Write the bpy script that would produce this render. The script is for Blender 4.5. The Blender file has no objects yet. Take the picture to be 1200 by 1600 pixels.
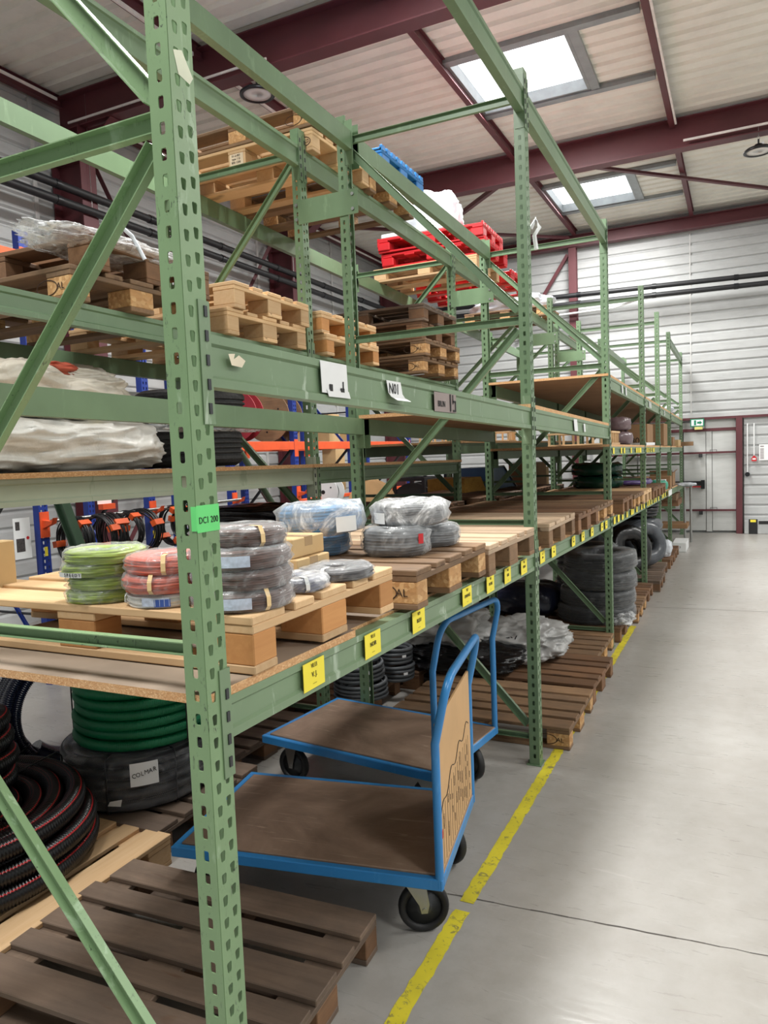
import bpy, math, random
import numpy as np
from mathutils import Vector, Matrix
random.seed(7); rng = np.random.RandomState(7)
SC = bpy.context.scene
COL = SC.collection

# ------------------------------------------------------------------ camera, world, lights, exposure
cam_d = bpy.data.cameras.new('camera'); cam = bpy.data.objects.new('camera', cam_d); COL.objects.link(cam)
YAW, PITCH, ROLL, FPX = 0.4524, -0.0764, -0.0397, 1152.5
_cy, _sy, _cp, _sp = math.cos(YAW), math.sin(YAW), math.cos(PITCH), math.sin(PITCH)
_f = Vector((-_sy*_cp, _cy*_cp, _sp)); _r = Vector((_cy, _sy, 0)); _u = _r.cross(_f)
_c, _s = math.cos(ROLL), math.sin(ROLL)
_r2 = _c*_r + _s*_u; _u2 = -_s*_r + _c*_u
cam.matrix_world = Matrix(((_r2.x, _u2.x, -_f.x, 1.0753), (_r2.y, _u2.y, -_f.y, 0.0), (_r2.z, _u2.z, -_f.z, 1.8659), (0, 0, 0, 1)))
cam_d.sensor_fit = 'HORIZONTAL'; cam_d.sensor_width = 36.0; cam_d.lens = 36.0*FPX/1200.0
cam_d.clip_start = 0.05; cam_d.clip_end = 100
SC.camera = cam
SC.view_settings.view_transform = 'Standard'; SC.view_settings.look = 'None'
SC.view_settings.gamma = 1.0; SC.view_settings.use_curve_mapping = False
SC.view_settings.exposure = 0.02
w = bpy.data.worlds.new('world'); SC.world = w; w.use_nodes = True
bg = w.node_tree.nodes['Background']; bg.inputs[0].default_value = (0.93, 0.97, 1.0, 1); bg.inputs[1].default_value = 0.36

def area(name, loc, rot, sx, sy, power, col=(1, 1, 1)):
    d = bpy.data.lights.new(name, 'AREA'); d.shape = 'RECTANGLE'; d.size = sx; d.size_y = sy; d.energy = power; d.color = col
    o = bpy.data.objects.new(name, d); COL.objects.link(o); o.location = loc; o.rotation_euler = rot
    return o
# daylight falling through the roof windows
SKYX = (-1.38, 5.5)
SKYY = (-0.3, 4.7, 9.45, 14.3)
for _x in SKYX:
    for _y in SKYY:
        area('skylight_daylight', (_x, _y, 6.40), (0, 0, 0), 1.25, 1.25, 330 if _x < 0 else 200, (1.0, 0.99, 0.96))

# ------------------------------------------------------------------ helpers
def put(o, **k):
    for a, b in k.items(): o[a] = b
    return o
def tag(o, label=None, cat=None, group=None, kind=None):
    if label: o['label'] = label
    if cat: o['category'] = cat
    if group: o['group'] = group
    if kind: o['kind'] = kind
    return o
def thing(name, label, cat, loc=(0, 0, 0), rz=0.0, group=None):
    o = bpy.data.objects.new(name, None); COL.objects.link(o); o.location = loc; o.rotation_euler = (0, 0, rz)
    o.empty_display_size = 0.1
    return tag(o, label, cat, group)
def children(o): return [c for c in bpy.data.objects if c.parent == o]
CH = {}
def link(o, parent=None):
    COL.objects.link(o)
    if parent is not None:
        o.parent = parent; CH.setdefault(parent.name, []).append(o)
    return o
def dup(root, loc=None, rot=None, label=None, group=None, scale=None):
    r = root.copy(); COL.objects.link(r)
    if loc is not None: r.location = loc
    if rot is not None: r.rotation_euler = rot if isinstance(rot, tuple) else (0, 0, rot)
    if scale is not None: r.scale = scale
    if label: r['label'] = label
    if group: r['group'] = group
    for ch in CH.get(root.name, []):
        c = ch.copy(); COL.objects.link(c); c.parent = r; CH.setdefault(r.name, []).append(c)
        for g in CH.get(ch.name, []):
            d = g.copy(); COL.objects.link(d); d.parent = c; CH.setdefault(c.name, []).append(d)
    return r

class MB:
    """collects shapes and links them as one mesh object"""
    def __init__(s): s.v = []; s.f = []; s.sm = []; s.g = []; s.t = []; s.mi = []; s.n = 0
    def add(s, v, f, smooth=False, gc=None, tint=0.5, mi=0):
        v = np.asarray(v, float)
        s.v.append(v); k = s.n
        s.f.extend([tuple(int(i)+k for i in q) for q in f]); s.sm.extend([smooth]*len(f)); s.mi.extend([mi]*len(f))
        s.g.append(v if gc is None else np.asarray(gc, float)); s.t.append(np.full(len(v), tint)); s.n += len(v)
        return s
    def box(s, x0, x1, y0, y1, z0, z1, M=None, grain=None, tint=None, mi=0, ch=0.0):
        if tint is None: tint = random.random()
        if ch > 0:
            c = min(ch, abs(x1-x0)/3, abs(y1-y0)/3, abs(z1-z0)/3)
            V = []; ids = {}
            for ix in (0, 1):
                for iy in (0, 1):
                    for iz in (0, 1):
                        X = (x0, x1)[ix]; Y = (y0, y1)[iy]; Z = (z0, z1)[iz]
                        dx = c if ix == 0 else -c; dy = c if iy == 0 else -c; dz = c if iz == 0 else -c
                        for a, pnt in enumerate(((X, Y+dy, Z+dz), (X+dx, Y, Z+dz), (X+dx, Y+dy, Z))):
                            ids[(ix, iy, iz, a)] = len(V); V.append(pnt)
            F = []
            q = [(0, 0), (1, 0), (1, 1), (0, 1)]
            for k in (0, 1):
                a = [ids[(k, i, j, 0)] for i, j in q]; F.append(a if k else a[::-1])
                a = [ids[(i, k, j, 1)] for i, j in q]; F.append(a[::-1] if k else a)
                a = [ids[(i, j, k, 2)] for i, j in q]; F.append(a if k else a[::-1])
            for i in (0, 1):
                for j in (0, 1):
                    def fx(a, b, flip): F.append((a+b)[::-1] if flip else (a+b))
                    e = [ids[(i, j, 0, 0)], ids[(i, j, 0, 1)], ids[(i, j, 1, 1)], ids[(i, j, 1, 0)]]; F.append(e if i != j else e[::-1])
                    e = [ids[(i, 0, j, 0)], ids[(i, 0, j, 2)], ids[(i, 1, j, 2)], ids[(i, 1, j, 0)]]; F.append(e if i == j else e[::-1])
                    e = [ids[(0, i, j, 1)], ids[(0, i, j, 2)], ids[(1, i, j, 2)], ids[(1, i, j, 1)]]; F.append(e if i != j else e[::-1])
                    for k in (0, 1):
                        t = [ids[(i, j, k, 0)], ids[(i, j, k, 1)], ids[(i, j, k, 2)]]; F.append(t if (i+j+k) % 2 == 1 else t[::-1])
            V = np.array(V, float)
        else:
            V = np.array([(x0, y0, z0), (x1, y0, z0), (x1, y1, z0), (x0, y1, z0), (x0, y0, z1), (x1, y0, z1), (x1, y1, z1), (x0, y1, z1)], float)
            F = [(0, 3, 2, 1), (4, 5, 6, 7), (0, 1, 5, 4), (1, 2, 6, 5), (2, 3, 7, 6), (3, 0, 4, 7)]
        G = None
        if grain is not None:
            o = {'x': (0, 1, 2), 'y': (1, 0, 2), 'z': (2, 0, 1)}[grain]
            G = V[:, o] + np.array([random.random()*9, random.random()*9, random.random()*9])
        if M is not None: V = np.array([tuple(M @ Vector(p)) for p in V])
        return s.add(V, F, False, G, tint, mi)
    def prism(s, prof, p0, p1, up=(0, 0, 1), cap=True, mi=0, smooth=False, side=None):
        """extrude 2D profile (a: sideways, b: up) from p0 to p1"""
        p0 = Vector(p0); p1 = Vector(p1); d = (p1-p0).normalized(); up = Vector(up)
        sd = d.cross(up).normalized() if side is None else Vector(side).normalized(); u2 = sd.cross(d).normalized()
        n = len(prof); V = []
        for q in (p0, p1):
            for a, b in prof: V.append(tuple(q + sd*a + u2*b))
        F = [(i, (i+1) % n, n+(i+1) % n, n+i) for i in range(n)]
        if cap: F += [tuple(range(n))[::-1], tuple(range(n, 2*n))]
        L = (p1-p0).length
        return s.add(V, F, smooth, None, random.random(), mi)
    def cyl(s, p0, p1, r, n=12, r1=None, mi=0, cap=True, smooth=True):
        p0 = Vector(p0); p1 = Vector(p1); d = (p1-p0).normalized(); a = d.orthogonal().normalized(); b = d.cross(a)
        r1 = r if r1 is None else r1; V = []
        for q, rr in ((p0, r), (p1, r1)):
            for i in range(n):
                t = 2*math.pi*i/n; V.append(tuple(q + (a*math.cos(t)+b*math.sin(t))*rr))
        s.add(V, [(i, (i+1) % n, n+(i+1) % n, n+i) for i in range(n)], smooth, None, .5, mi)
        if cap: s.add(V, [tuple(range(n))[::-1], tuple(range(n, 2*n))], False, None, .5, mi)
        return s
    def tube(s, P, R, n=10, closed=False, cap=True, mi=0, arc=False, squash=None):
        """tube along path P (k,3), radius R scalar or (k,)"""
        P = np.asarray(P, float); k = len(P); R = np.full(k, R) if np.isscalar(R) else np.asarray(R, float)
        T = np.roll(P, -1, 0)-np.roll(P, 1, 0)
        if not closed: T[0] = P[1]-P[0]; T[-1] = P[-1]-P[-2]
        T /= np.linalg.norm(T, axis=1)[:, None]+1e-12
        N = np.zeros_like(P); ref = np.array([0, 0, 1.0]) if abs(T[0, 2]) < .9 else np.array([1.0, 0, 0])
        a = ref-T[0]*(ref@T[0]); a /= np.linalg.norm(a); N[0] = a
        for i in range(1, k):
            a = N[i-1]-T[i]*(N[i-1]@T[i]); a /= np.linalg.norm(a)+1e-12; N[i] = a
        B = np.cross(T, N); t = np.arange(n)*2*np.pi/n
        V = P[:, None, :]+R[:, None, None]*(np.cos(t)[None, :, None]*N[:, None, :]+np.sin(t)[None, :, None]*B[:, None, :])
        L = np.concatenate([[0], np.cumsum(np.linalg.norm(np.diff(P, axis=0), axis=1))])
        G = np.zeros((k, n, 3)); G[:, :, 0] = L[:, None]; G[:, :, 1] = t[None, :]/(2*np.pi); 
        i = np.arange(k if closed else k-1)[:, None]*n; j = np.arange(n)[None, :]; j2 = (j+1) % n; i2 = (i+n) % (k*n)
        F = np.stack([i+j, i+j2, i2+j2, i2+j], -1).reshape(-1, 4)
        s.add(V.reshape(-1, 3), F.tolist(), True, G.reshape(-1, 3), .5, mi)
        if cap and not closed: s.add(V[0], [tuple(range(n))[::-1]], False, None, .5, mi); s.add(V[-1], [tuple(range(n))], False, None, .5, mi)
        return s
    def lathe(s, prof, c=(0, 0, 0), n=48, M=None, mi=0, noise=0.0, nfreq=3.0, smooth=True, closed=True):
        """revolve profile [(r,z)...] about Z"""
        prof = np.asarray(prof, float); m = len(prof); t = np.arange(n)*2*np.pi/n
        V = np.zeros((n, m, 3)); rad = prof[:, 0][None, :]*np.ones((n, 1)); zz = prof[:, 1][None, :]*np.ones((n, 1))
        if noise:
            ph = rng.rand(6)*6.28
            for q in range(6):
                fr = nfreq*(q+1)
                rad = rad+noise/(q+1)*np.sin(np.round(fr)*t[:, None]+ph[q]+(q-2)*9*prof[:, 1][None, :]/max(1e-3, np.ptp(prof[:, 1])))
                zz = zz+noise*.6/(q+1)*np.sin(np.round(fr)*t[:, None]+ph[5-q]+(q-3)*5*prof[:, 0][None, :]/max(1e-3, np.ptp(prof[:, 0])))*(prof[:, 1][None, :] > prof[:, 1].min()+1e-4)
        V[:, :, 0] = rad*np.cos(t)[:, None]; V[:, :, 1] = rad*np.sin(t)[:, None]; V[:, :, 2] = zz
        V = V.reshape(-1, 3)+np.array(c)
        G = V.copy()
        if M is not None: V = np.array([tuple(M @ Vector(p)) for p in V])
        i = np.arange(n)[:, None]; j = np.arange(m if closed else m-1)[None, :]; i2 = (i+1) % n; j2 = (j+1) % m
        F = np.stack([i*m+j+0*i, i2*m+j, i2*m+j2+0*i, i*m+j2+0*i], -1).reshape(-1, 4)
        return s.add(V, F.tolist(), smooth, G, .5, mi)
    def mesh(s, name, mats):
        me = bpy.data.meshes.new(name)
        V = np.concatenate(s.v) if s.v else np.zeros((0, 3))
        me.from_pydata(V.tolist(), [], s.f)
        me.polygons.foreach_set('use_smooth', s.sm); me.polygons.foreach_set('material_index', s.mi)
        a = me.attributes.new('gc', 'FLOAT_VECTOR', 'POINT'); a.data.foreach_set('vector', np.concatenate(s.g).astype(np.float32).ravel())
        a = me.attributes.new('tint', 'FLOAT', 'POINT'); a.data.foreach_set('value', np.concatenate(s.t).astype(np.float32))
        for m in (mats if isinstance(mats, (list, tuple)) else [mats]): me.materials.append(m)
        me.update(); return me
    def build(s, name, mats, parent=None, **k):
        o = bpy.data.objects.new(name, s.mesh(name, mats)); link(o, parent)
        for a, b in k.items(): o[a] = b
        return o
def obj(name, me, parent=None):
    return link(bpy.data.objects.new(name, me), parent)
def struct(name, mb, mats): return tag(mb.build(name, mats), kind='structure')

# ------------------------------------------------------------------ materials
def srgb(r, g, b):
    f = lambda c: (c/255/12.92) if c/255 <= .04045 else ((c/255+.055)/1.055)**2.4
    return (f(r), f(g), f(b), 1)
class NT:
    def __init__(s, name):
        s.m = bpy.data.materials.new(name); s.m.use_nodes = True; s.t = s.m.node_tree; s.p = s.t.nodes['Principled BSDF']; s.out = s.t.nodes['Material Output']
    def n(s, ty, **k):
        o = s.t.nodes.new(ty)
        for a, b in k.items():
            if hasattr(o, a) and a not in ('Scale',): 
                try: setattr(o, a, b); continue
                except Exception: pass
            o.inputs[a].default_value = b
        return o
    def l(s, a, b): s.t.links.new(a, b)
    def coord(s, kind='obj', scale=(1, 1, 1), rot=(0, 0, 0)):
        if kind == 'gc': c = s.n('ShaderNodeAttribute', attribute_name='gc').outputs['Vector']
        else: c = s.n('ShaderNodeTexCoord').outputs['Object']
        mp = s.n('ShaderNodeMapping'); mp.inputs['Scale'].default_value = scale; mp.inputs['Rotation'].default_value = rot
        s.l(c, mp.inputs['Vector']); return mp.outputs['Vector']
    def noise(s, vec, scale, detail=4, rough=.55, dist=0.0):
        o = s.n('ShaderNodeTexNoise'); o.inputs['Scale'].default_value = scale; o.inputs['Detail'].default_value = detail; o.inputs['Roughness'].default_value = rough; o.inputs['Distortion'].default_value = dist
        s.l(vec, o.inputs['Vector']); return o.outputs['Fac']
    def ramp(s, fac, stops):
        o = s.n('ShaderNodeValToRGB'); e = o.color_ramp.elements
        while len(e) < len(stops): e.new(.5)
        for i, (p, c) in enumerate(stops): e[i].position = p; e[i].color = c if len(c) == 4 else (*c, 1)
        s.l(fac, o.inputs['Fac']); return o.outputs['Color']
    def mix(s, fac, a, b, mode='MIX'):
        o = s.n('ShaderNodeMix'); o.data_type = 'RGBA'; o.blend_type = mode
        if isinstance(fac, (int, float)): o.inputs[0].default_value = fac
        else: s.l(fac, o.inputs[0])
        for v, i in ((a, 6), (b, 7)):
            if isinstance(v, tuple): o.inputs[i].default_value = v
            else: s.l(v, o.inputs[i])
        return o.outputs[2]
    def bump(s, h, strength=.3, dist=.01):
        o = s.n('ShaderNodeBump'); o.inputs['Strength'].default_value = strength; o.inputs['Distance'].default_value = dist
        s.l(h, o.inputs['Height']); s.l(o.outputs['Normal'], s.p.inputs['Normal']); return o
    def base(s, c):
        if isinstance(c, tuple): s.p.inputs['Base Color'].default_value = c
        else: s.l(c, s.p.inputs['Base Color'])
    def set(s, **k):
        for a, b in k.items():
            i = s.p.inputs[a.replace('_', ' ')]
            if isinstance(b, (int, float, tuple)): i.default_value = b
            else: s.l(b, i)
W4 = (1, 1, 1, 1); B4 = (0, 0, 0, 1)
def plain(name, c, rough=.5, metal=0.0, var=.12, scale=6.0, bump=0.0, bscale=60, spec=.5):
    t = NT(name); v = t.coord(); n = t.noise(v, scale)
    d = tuple(x*(1-var) for x in c[:3])+(1,); e = tuple(min(1, x*(1+var)) for x in c[:3])+(1,)
    t.base(t.ramp(n, [(.3, d), (.7, e)])); t.set(Roughness=rough, Metallic=metal)
    t.p.inputs['Specular IOR Level'].default_value = spec
    if bump: t.bump(t.noise(v, bscale, 3), bump, .004)
    return t.m
def paint(name, c, chip=(.05, .05, .045, 1), pale=None, wear=.35, rough=.38, scr=0):
    t = NT(name); v = t.coord(); n1 = t.noise(v, 3.0, 5); n2 = t.noise(v, 38, 6, .7); n3 = t.noise(t.coord(scale=(1, 1, .25)), 14, 5, .65, .6)
    d = tuple(x*.9 for x in c[:3])+(1,); e = tuple(min(1, x*1.1) for x in c[:3])+(1,)
    col = t.ramp(n1, [(.3, d), (.7, e)])
    pale = pale or tuple(min(1, x*1.6+.06) for x in c[:3])+(1,)
    f = t.ramp(n3, [(.60, B4), (.68, (wear, wear, wear, 1))])
    col = t.mix(f, col, pale)
    f2 = t.ramp(n2, [(.705, B4), (.73, (wear*1.6, wear*1.6, wear*1.6, 1))])
    col = t.mix(f2, col, chip)
    if scr:
        s1 = t.ramp(t.noise(t.coord(scale=(1, 1, .3)), 75, 4, .7, 1.5), [(.61, B4), (.64, (scr, scr, scr, 1))]); s2 = t.ramp(t.noise(v, 6.5, 3, .6), [(.48, B4), (.58, W4)])
        col = t.mix(t.mix(1.0, s1, s2, 'MULTIPLY'), col, (.035, .045, .035, 1))
    t.base(col); t.set(Roughness=rough); t.bump(t.noise(v, 9, 3), .08, .004)
    return t.m
def wood(name, c1, c2, knot=(.12, .06, .03, 1), rough=.75, grime=0.0, contrast=1.0):
    t = NT(name)
    v = t.coord('gc', (3.0, 42, 42)); g = t.noise(v, 1.0, 5, .6, .8)
    v2 = t.coord('gc', (1.2, 7, 7)); g2 = t.noise(v2, 1.0, 3, .5, 1.5)
    col = t.mix(g, c1, c2)
    tn = t.n('ShaderNodeAttribute', attribute_name='tint').outputs['Fac']
    tr = t.ramp(tn, [(0, (.72, .70, .68, 1)), (1, (1.12, 1.1, 1.06, 1))]); col = t.mix(1.0, col, tr, 'MULTIPLY')
    k = t.ramp(g2, [(.26, W4), (.33, B4)]); col = t.mix(k, col, knot)
    if grime:
        gg = t.ramp(t.noise(t.coord('gc', (2, 3, 3)), 1.5, 5, .65), [(.42, B4), (.62, (grime, grime, grime, 1))]); col = t.mix(gg, col, (.055, .045, .038, 1))
    t.base(col); t.set(Roughness=rough); t.bump(g, .25, .002)
    return t.m
def chip(name, c1, c2, c3, scale=90, rough=.75):
    t = NT(name); v = t.coord()
    vo = t.n('ShaderNodeTexVoronoi'); vo.inputs['Scale'].default_value = scale; t.l(t.coord(scale=(1, .55, 1)), vo.inputs['Vector'])
    sep = t.n('ShaderNodeSeparateColor'); t.l(vo.outputs['Color'], sep.inputs[0])
    col = t.ramp(sep.outputs[0], [(0, c1), (.5, c2), (1, c3)]); n = t.noise(v, 4, 4)
    col = t.mix(.35, col, t.ramp(n, [(.3, c1), (.7, c3)])); t.base(col); t.set(Roughness=rough); t.bump(vo.outputs['Distance'], .25, .003)
    return t.m
def wrap(name, tintc=(.9, .93, .95, 1), haze=.25, scale=22, rough=.12):
    """clear plastic film: see-through with glossy creases"""
    t = NT(name); v = t.coord(); n = t.noise(v, scale, 5, .65, 1.8); n2 = t.noise(v, scale*.35, 4, .6, 2.5)
    tr = t.n('ShaderNodeBsdfTransparent'); tr.inputs[0].default_value = (.97, .98, .98, 1)
    t.base(tintc); t.set(Roughness=rough); t.p.inputs['Specular IOR Level'].default_value = .8
    b = t.bump(n2, .55, .012)
    f = t.ramp(n, [(.42, (haze*.35,)*3+(1,)), (.54, (haze,)*3+(1,)), (.66, (min(1, haze*2.6),)*3+(1,))])
    fr = t.n('ShaderNodeLayerWeight'); fr.inputs['Blend'].default_value = .18; t.l(b.outputs['Normal'], fr.inputs['Normal'])
    fm = t.n('ShaderNodeMath', operation='MULTIPLY'); fm.inputs[1].default_value = .55; t.l(fr.outputs['Facing'], fm.inputs[0])
    ad = t.n('ShaderNodeMath', operation='ADD'); ad.use_clamp = True; t.l(f, ad.inputs[0]); t.l(fm.outputs[0], ad.inputs[1])
    ms = t.n('ShaderNodeMixShader'); t.l(ad.outputs[0], ms.inputs[0]); t.l(tr.outputs[0], ms.inputs[1]); t.l(t.p.outputs[0], ms.inputs[2]); t.l(ms.outputs[0], t.out.inputs[0])
    return t.m

G_GREEN = paint('green_paint', srgb(108, 134, 102), wear=.28)
G_WORN = paint('worn_green_paint', srgb(120, 144, 112), pale=srgb(186, 202, 182), wear=.75)
G_PALE = paint('washed_out_green_paint', srgb(158, 168, 148), pale=srgb(120, 136, 112), wear=.6)
G_POST = paint('near_post_paint', srgb(126, 155, 114), pale=srgb(176, 200, 170), wear=.5, scr=.85)
M_BLUEP = paint('blue_paint', srgb(52, 132, 196), chip=srgb(30, 40, 52), pale=srgb(90, 160, 214), wear=.5, rough=.3)
M_RBLUE = plain('rack_blue', srgb(34, 58, 140), .45)
M_RORANGE = plain('rack_orange', srgb(232, 92, 48), .5)
M_RED = plain('oxide_red_steel', srgb(94, 46, 52), .5, var=.15, scale=2)
M_STEEL = plain('zinc_steel', srgb(170, 172, 170), .35, .9)
M_DARKST = plain('dark_steel', srgb(70, 72, 74), .45, .6)
M_BLK = plain('black_rubber', srgb(26, 26, 28), .55)
M_BLKGL = plain('black_plastic', srgb(24, 26, 30), .3)
M_WHITE = plain('white_paper', srgb(236, 238, 238), .7, var=.03)
M_INK = plain('black_ink', srgb(24, 24, 26), .6, var=.0)
M_YEL = plain('yellow_label', srgb(250, 232, 70), .6, var=.05)
M_GRNL = plain('green_label', srgb(110, 224, 128), .6, var=.05)
M_CARD = plain('cardboard', srgb(198, 168, 122), .8, var=.06, bump=.1)
M_CARDB = plain('brown_cardboard', srgb(150, 116, 82), .8, var=.08, bump=.1)
M_FRESH = wood('fresh_pallet_wood', srgb(228, 198, 158), srgb(204, 164, 118))
M_BLOCKW = wood('orange_block_wood', srgb(214, 160, 102), srgb(184, 124, 72))
M_OLD = wood('old_pallet_wood', srgb(170, 138, 104), srgb(118, 88, 64), grime=.35)
M_GREYW = wood('grey_weathered_wood', srgb(142, 122, 106), srgb(104, 86, 72), grime=.35)
M_BROWNW = wood('brown_pallet_wood', srgb(150, 112, 80), srgb(104, 74, 52), grime=.35)
M_PALE = wood('pale_board_wood', srgb(226, 204, 178), srgb(190, 160, 130), grime=.1)
M_CHIP = chip('chipboard', srgb(208, 160, 110), srgb(184, 130, 82), srgb(232, 196, 150), 260)
M_CHIPT = plain('dusty_chipboard_top', srgb(148, 132, 116), .75, var=.14, scale=3)
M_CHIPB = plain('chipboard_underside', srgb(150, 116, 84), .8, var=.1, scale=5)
M_PCHIP = chip('pressed_chip_block', srgb(196, 150, 98), srgb(160, 112, 66), srgb(222, 184, 134), 70)
M_FILM = wrap('clear_film', haze=.10, scale=11)
M_FILMD = wrap('dusty_film', (.62, .64, .66, 1), haze=.07, scale=14)
M_FILMW = wrap('milky_film', (.95, .96, .97, 1), haze=.34, scale=7, rough=.2)
# ------------------------------------------------------------------ the hall
XL, XRT, YB, YF, ZR = -6.75, 7.5, -5.0, 16.6, 6.52
def floor_mat():
    t = NT('polished_concrete'); v = t.coord()
    n = t.noise(v, .55, 6, .6, .6); n2 = t.noise(v, 9, 6, .7); n3 = t.noise(t.coord(scale=(1, 7, 1)), 3.5, 5, .7, 1)
    col = t.ramp(n, [(.3, srgb(158, 154, 148)), (.72, srgb(182, 180, 176))])
    col = t.mix(t.ramp(n2, [(.35, (.22,)*3+(1,)), (.6, B4)]), col, srgb(132, 124, 114))
    col = t.mix(t.ramp(n3, [(.62, B4), (.72, (.25,)*3+(1,))]), col, srgb(206, 204, 200))
    sp = t.noise(v, 120, 2); col = t.mix(t.ramp(sp, [(.74, B4), (.77, (.5,)*3+(1,))]), col, srgb(214, 212, 206))
    t.base(col); t.set(Roughness=t.ramp(n3, [(.3, (.24,)*3+(1,)), (.7, (.42,)*3+(1,))])); t.bump(n2, .12, .003)
    return t.m
def wall_mat(name, c, dirt=.2):
    t = NT(name); v = t.coord(); n = t.noise(v, 1.2, 5, .6, 1); n2 = t.noise(t.coord(scale=(1, 1, 5)), 2.5, 5, .65)
    d = tuple(x*(1-dirt) for x in c[:3])+(1,)
    t.base(t.mix(t.ramp(n2, [(.45, B4), (.75, (.5,)*3+(1,))]), t.ramp(n, [(.3, d), (.65, c)]), tuple(x*.7 for x in c[:3])+(1,)))
    t.set(Roughness=.45); return t.m
M_FLOOR = floor_mat(); M_SIDING = wall_mat('white_siding', srgb(190, 192, 192), .1); M_DECK = wall_mat('roof_deck', srgb(242, 240, 230), .08)
m = MB(); m.box(XL-.2, 14, YB-5, YF+.2, -.2, 0); struct('floor', m, M_FLOOR)
# floor joint (a thin dark seam, crumbled in places) and the yellow tape line
m = MB(); P = [(-1.4+i*.05, 2.70+.066*(i*.05)+random.uniform(-.003, .003)) for i in range(0, 130)]
for (a, b), (c, d) in zip(P[:-1], P[1:]):
    hw = random.uniform(.0012, .004); k = m.n
    m.add([(a, b-hw, .0012), (c, d-hw, .0012), (c, d+hw, .0012), (a, b+hw, .0012)], [(0, 1, 2, 3)])
m.add([(-.5, 8.86, .0012), (8, 9.2, .0012), (8, 9.206, .0012), (-.5, 8.866, .0012)], [(0, 1, 2, 3)])
tag(m.build('trim_1', plain('joint_dirt', srgb(84, 80, 76), .8)), kind='structure')
def tape_mat():
    t = NT('yellow_floor_tape'); v = t.coord(); n = t.noise(v, 22, 6, .75, 1.2); n1 = t.noise(v, 3, 3)
    col = t.mix(t.ramp(n, [(.55, B4), (.62, (.8,)*3+(1,))]), t.ramp(n1, [(.3, srgb(196, 184, 52)), (.6, srgb(232, 218, 60))]), srgb(128, 122, 84))
    t.base(col); t.set(Roughness=.5); return t.m
M_TAPE = tape_mat()
def tape(y0, y1, x0, x1, name='floor_tape'):
    m = MB(); n = int((y1-y0)/.03); V = []; F = []
    for i in range(n+1):
        y = y0+(y1-y0)*i/n; xa = x0+(x1-x0)*(y-1.0)/7.0; j = random.uniform(-.004, .004) if random.random() < .5 else 0; j2 = random.uniform(-.004, .004)
        V += [(xa+j, y, .0016), (xa+.062+j2, y, .0016)]
        if i: F.append((2*i-2, 2*i-1, 2*i+1, 2*i))
    m.add(V, F); return m
tag(tape(.9, 2.70, .008, .034).build('floor_tape', M_TAPE), 'near length of torn yellow tape stuck on the concrete beside the blue trolleys', 'floor marking', 'yellow floor tape')
tag(tape(2.76, 7.89, .008, .034).build('floor_tape', M_TAPE), 'long far yellow tape on the concrete running past the pallets to the third post', 'floor marking', 'yellow floor tape')
m = MB(); m.add([(.001, 3.55, .0019), (.075, 3.57, .0019), (.078, 3.7, .0019), (.006, 3.68, .0019)], [(0, 1, 2, 3)]); 

def ribbed(m, length_axis, a0, a1, b0, b1, plane, pitch, depth, top, sign):
    """ribbed sheet: ribs run along the length axis, profile repeats over b"""
    prof = []; b = b0
    while b < b1:
        for db, dd in ((0, 0), (pitch*top, 0), (pitch*top+depth*.8, 1), (pitch-depth*.8, 1)):
            if b+db < b1: prof.append((b+db, dd*depth*sign))
        b += pitch
    prof.append((b1, 0)); V = []
    for a in (a0, a1):
        for bb, dd in prof:
            if length_axis == 'xz': V.append((a, plane+dd, bb))       # far wall, ribs along X, profile over Z
            elif length_axis == 'yz': V.append((plane+dd, a, bb))     # left wall, ribs along Y
            elif length_axis == 'xy': V.append((a, bb, plane+dd))     # roof, ribs along X, profile over Y
    n = len(prof); F = [(i, i+1, n+i+1, n+i) for i in range(n-1)]
    m.add(V, F); return m
# far wall with the door opening kept clear
DX0, DX1, DZ = -1.9, 1.0, 2.33
m = MB(); ribbed(m, 'xz', XL, XRT, DZ, ZR+.1, YF, .2, .03, .68, 1); ribbed(m, 'xz', 1.13, XRT, 0, DZ, YF, .2, .03, .68, 1); ribbed(m, 'xz', XL, DX0, 0, DZ, YF, .2, .03, .68, 1)
m.box(XL, XRT, YF+.1, YF+.16, 0, ZR+.2); struct('wall_far', m, M_SIDING)
m = MB(); ribbed(m, 'yz', YB, YF, 0, ZR+.1, XL, .2, .03, .68, -1); m.box(XL-.16, XL-.1, YB, YF+.1, 0, ZR+.2); struct('wall_left', m, M_SIDING)
m = MB(); m.box(XRT, XRT+.1, -1.5, YF+.1, 0, ZR+.2); struct('wall_right', m, M_SIDING)  # unseen right wall, added so outside light enters only from behind
# panel joints of the siding
m = MB()
for x in (-5.3, -.05+.2, 4.6): m.box(x-.012, x+.012, YF-.006, YF+.02, 2.4, ZR)
for y in (2.0, 6.63, 9.3, 11.3, 14.0): m.box(XL-.02, XL+.012, y-.03, y+.03, 0, ZR)
struct('trim_2', m, plain('siding_joint', srgb(196, 196, 194), .5))
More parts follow.
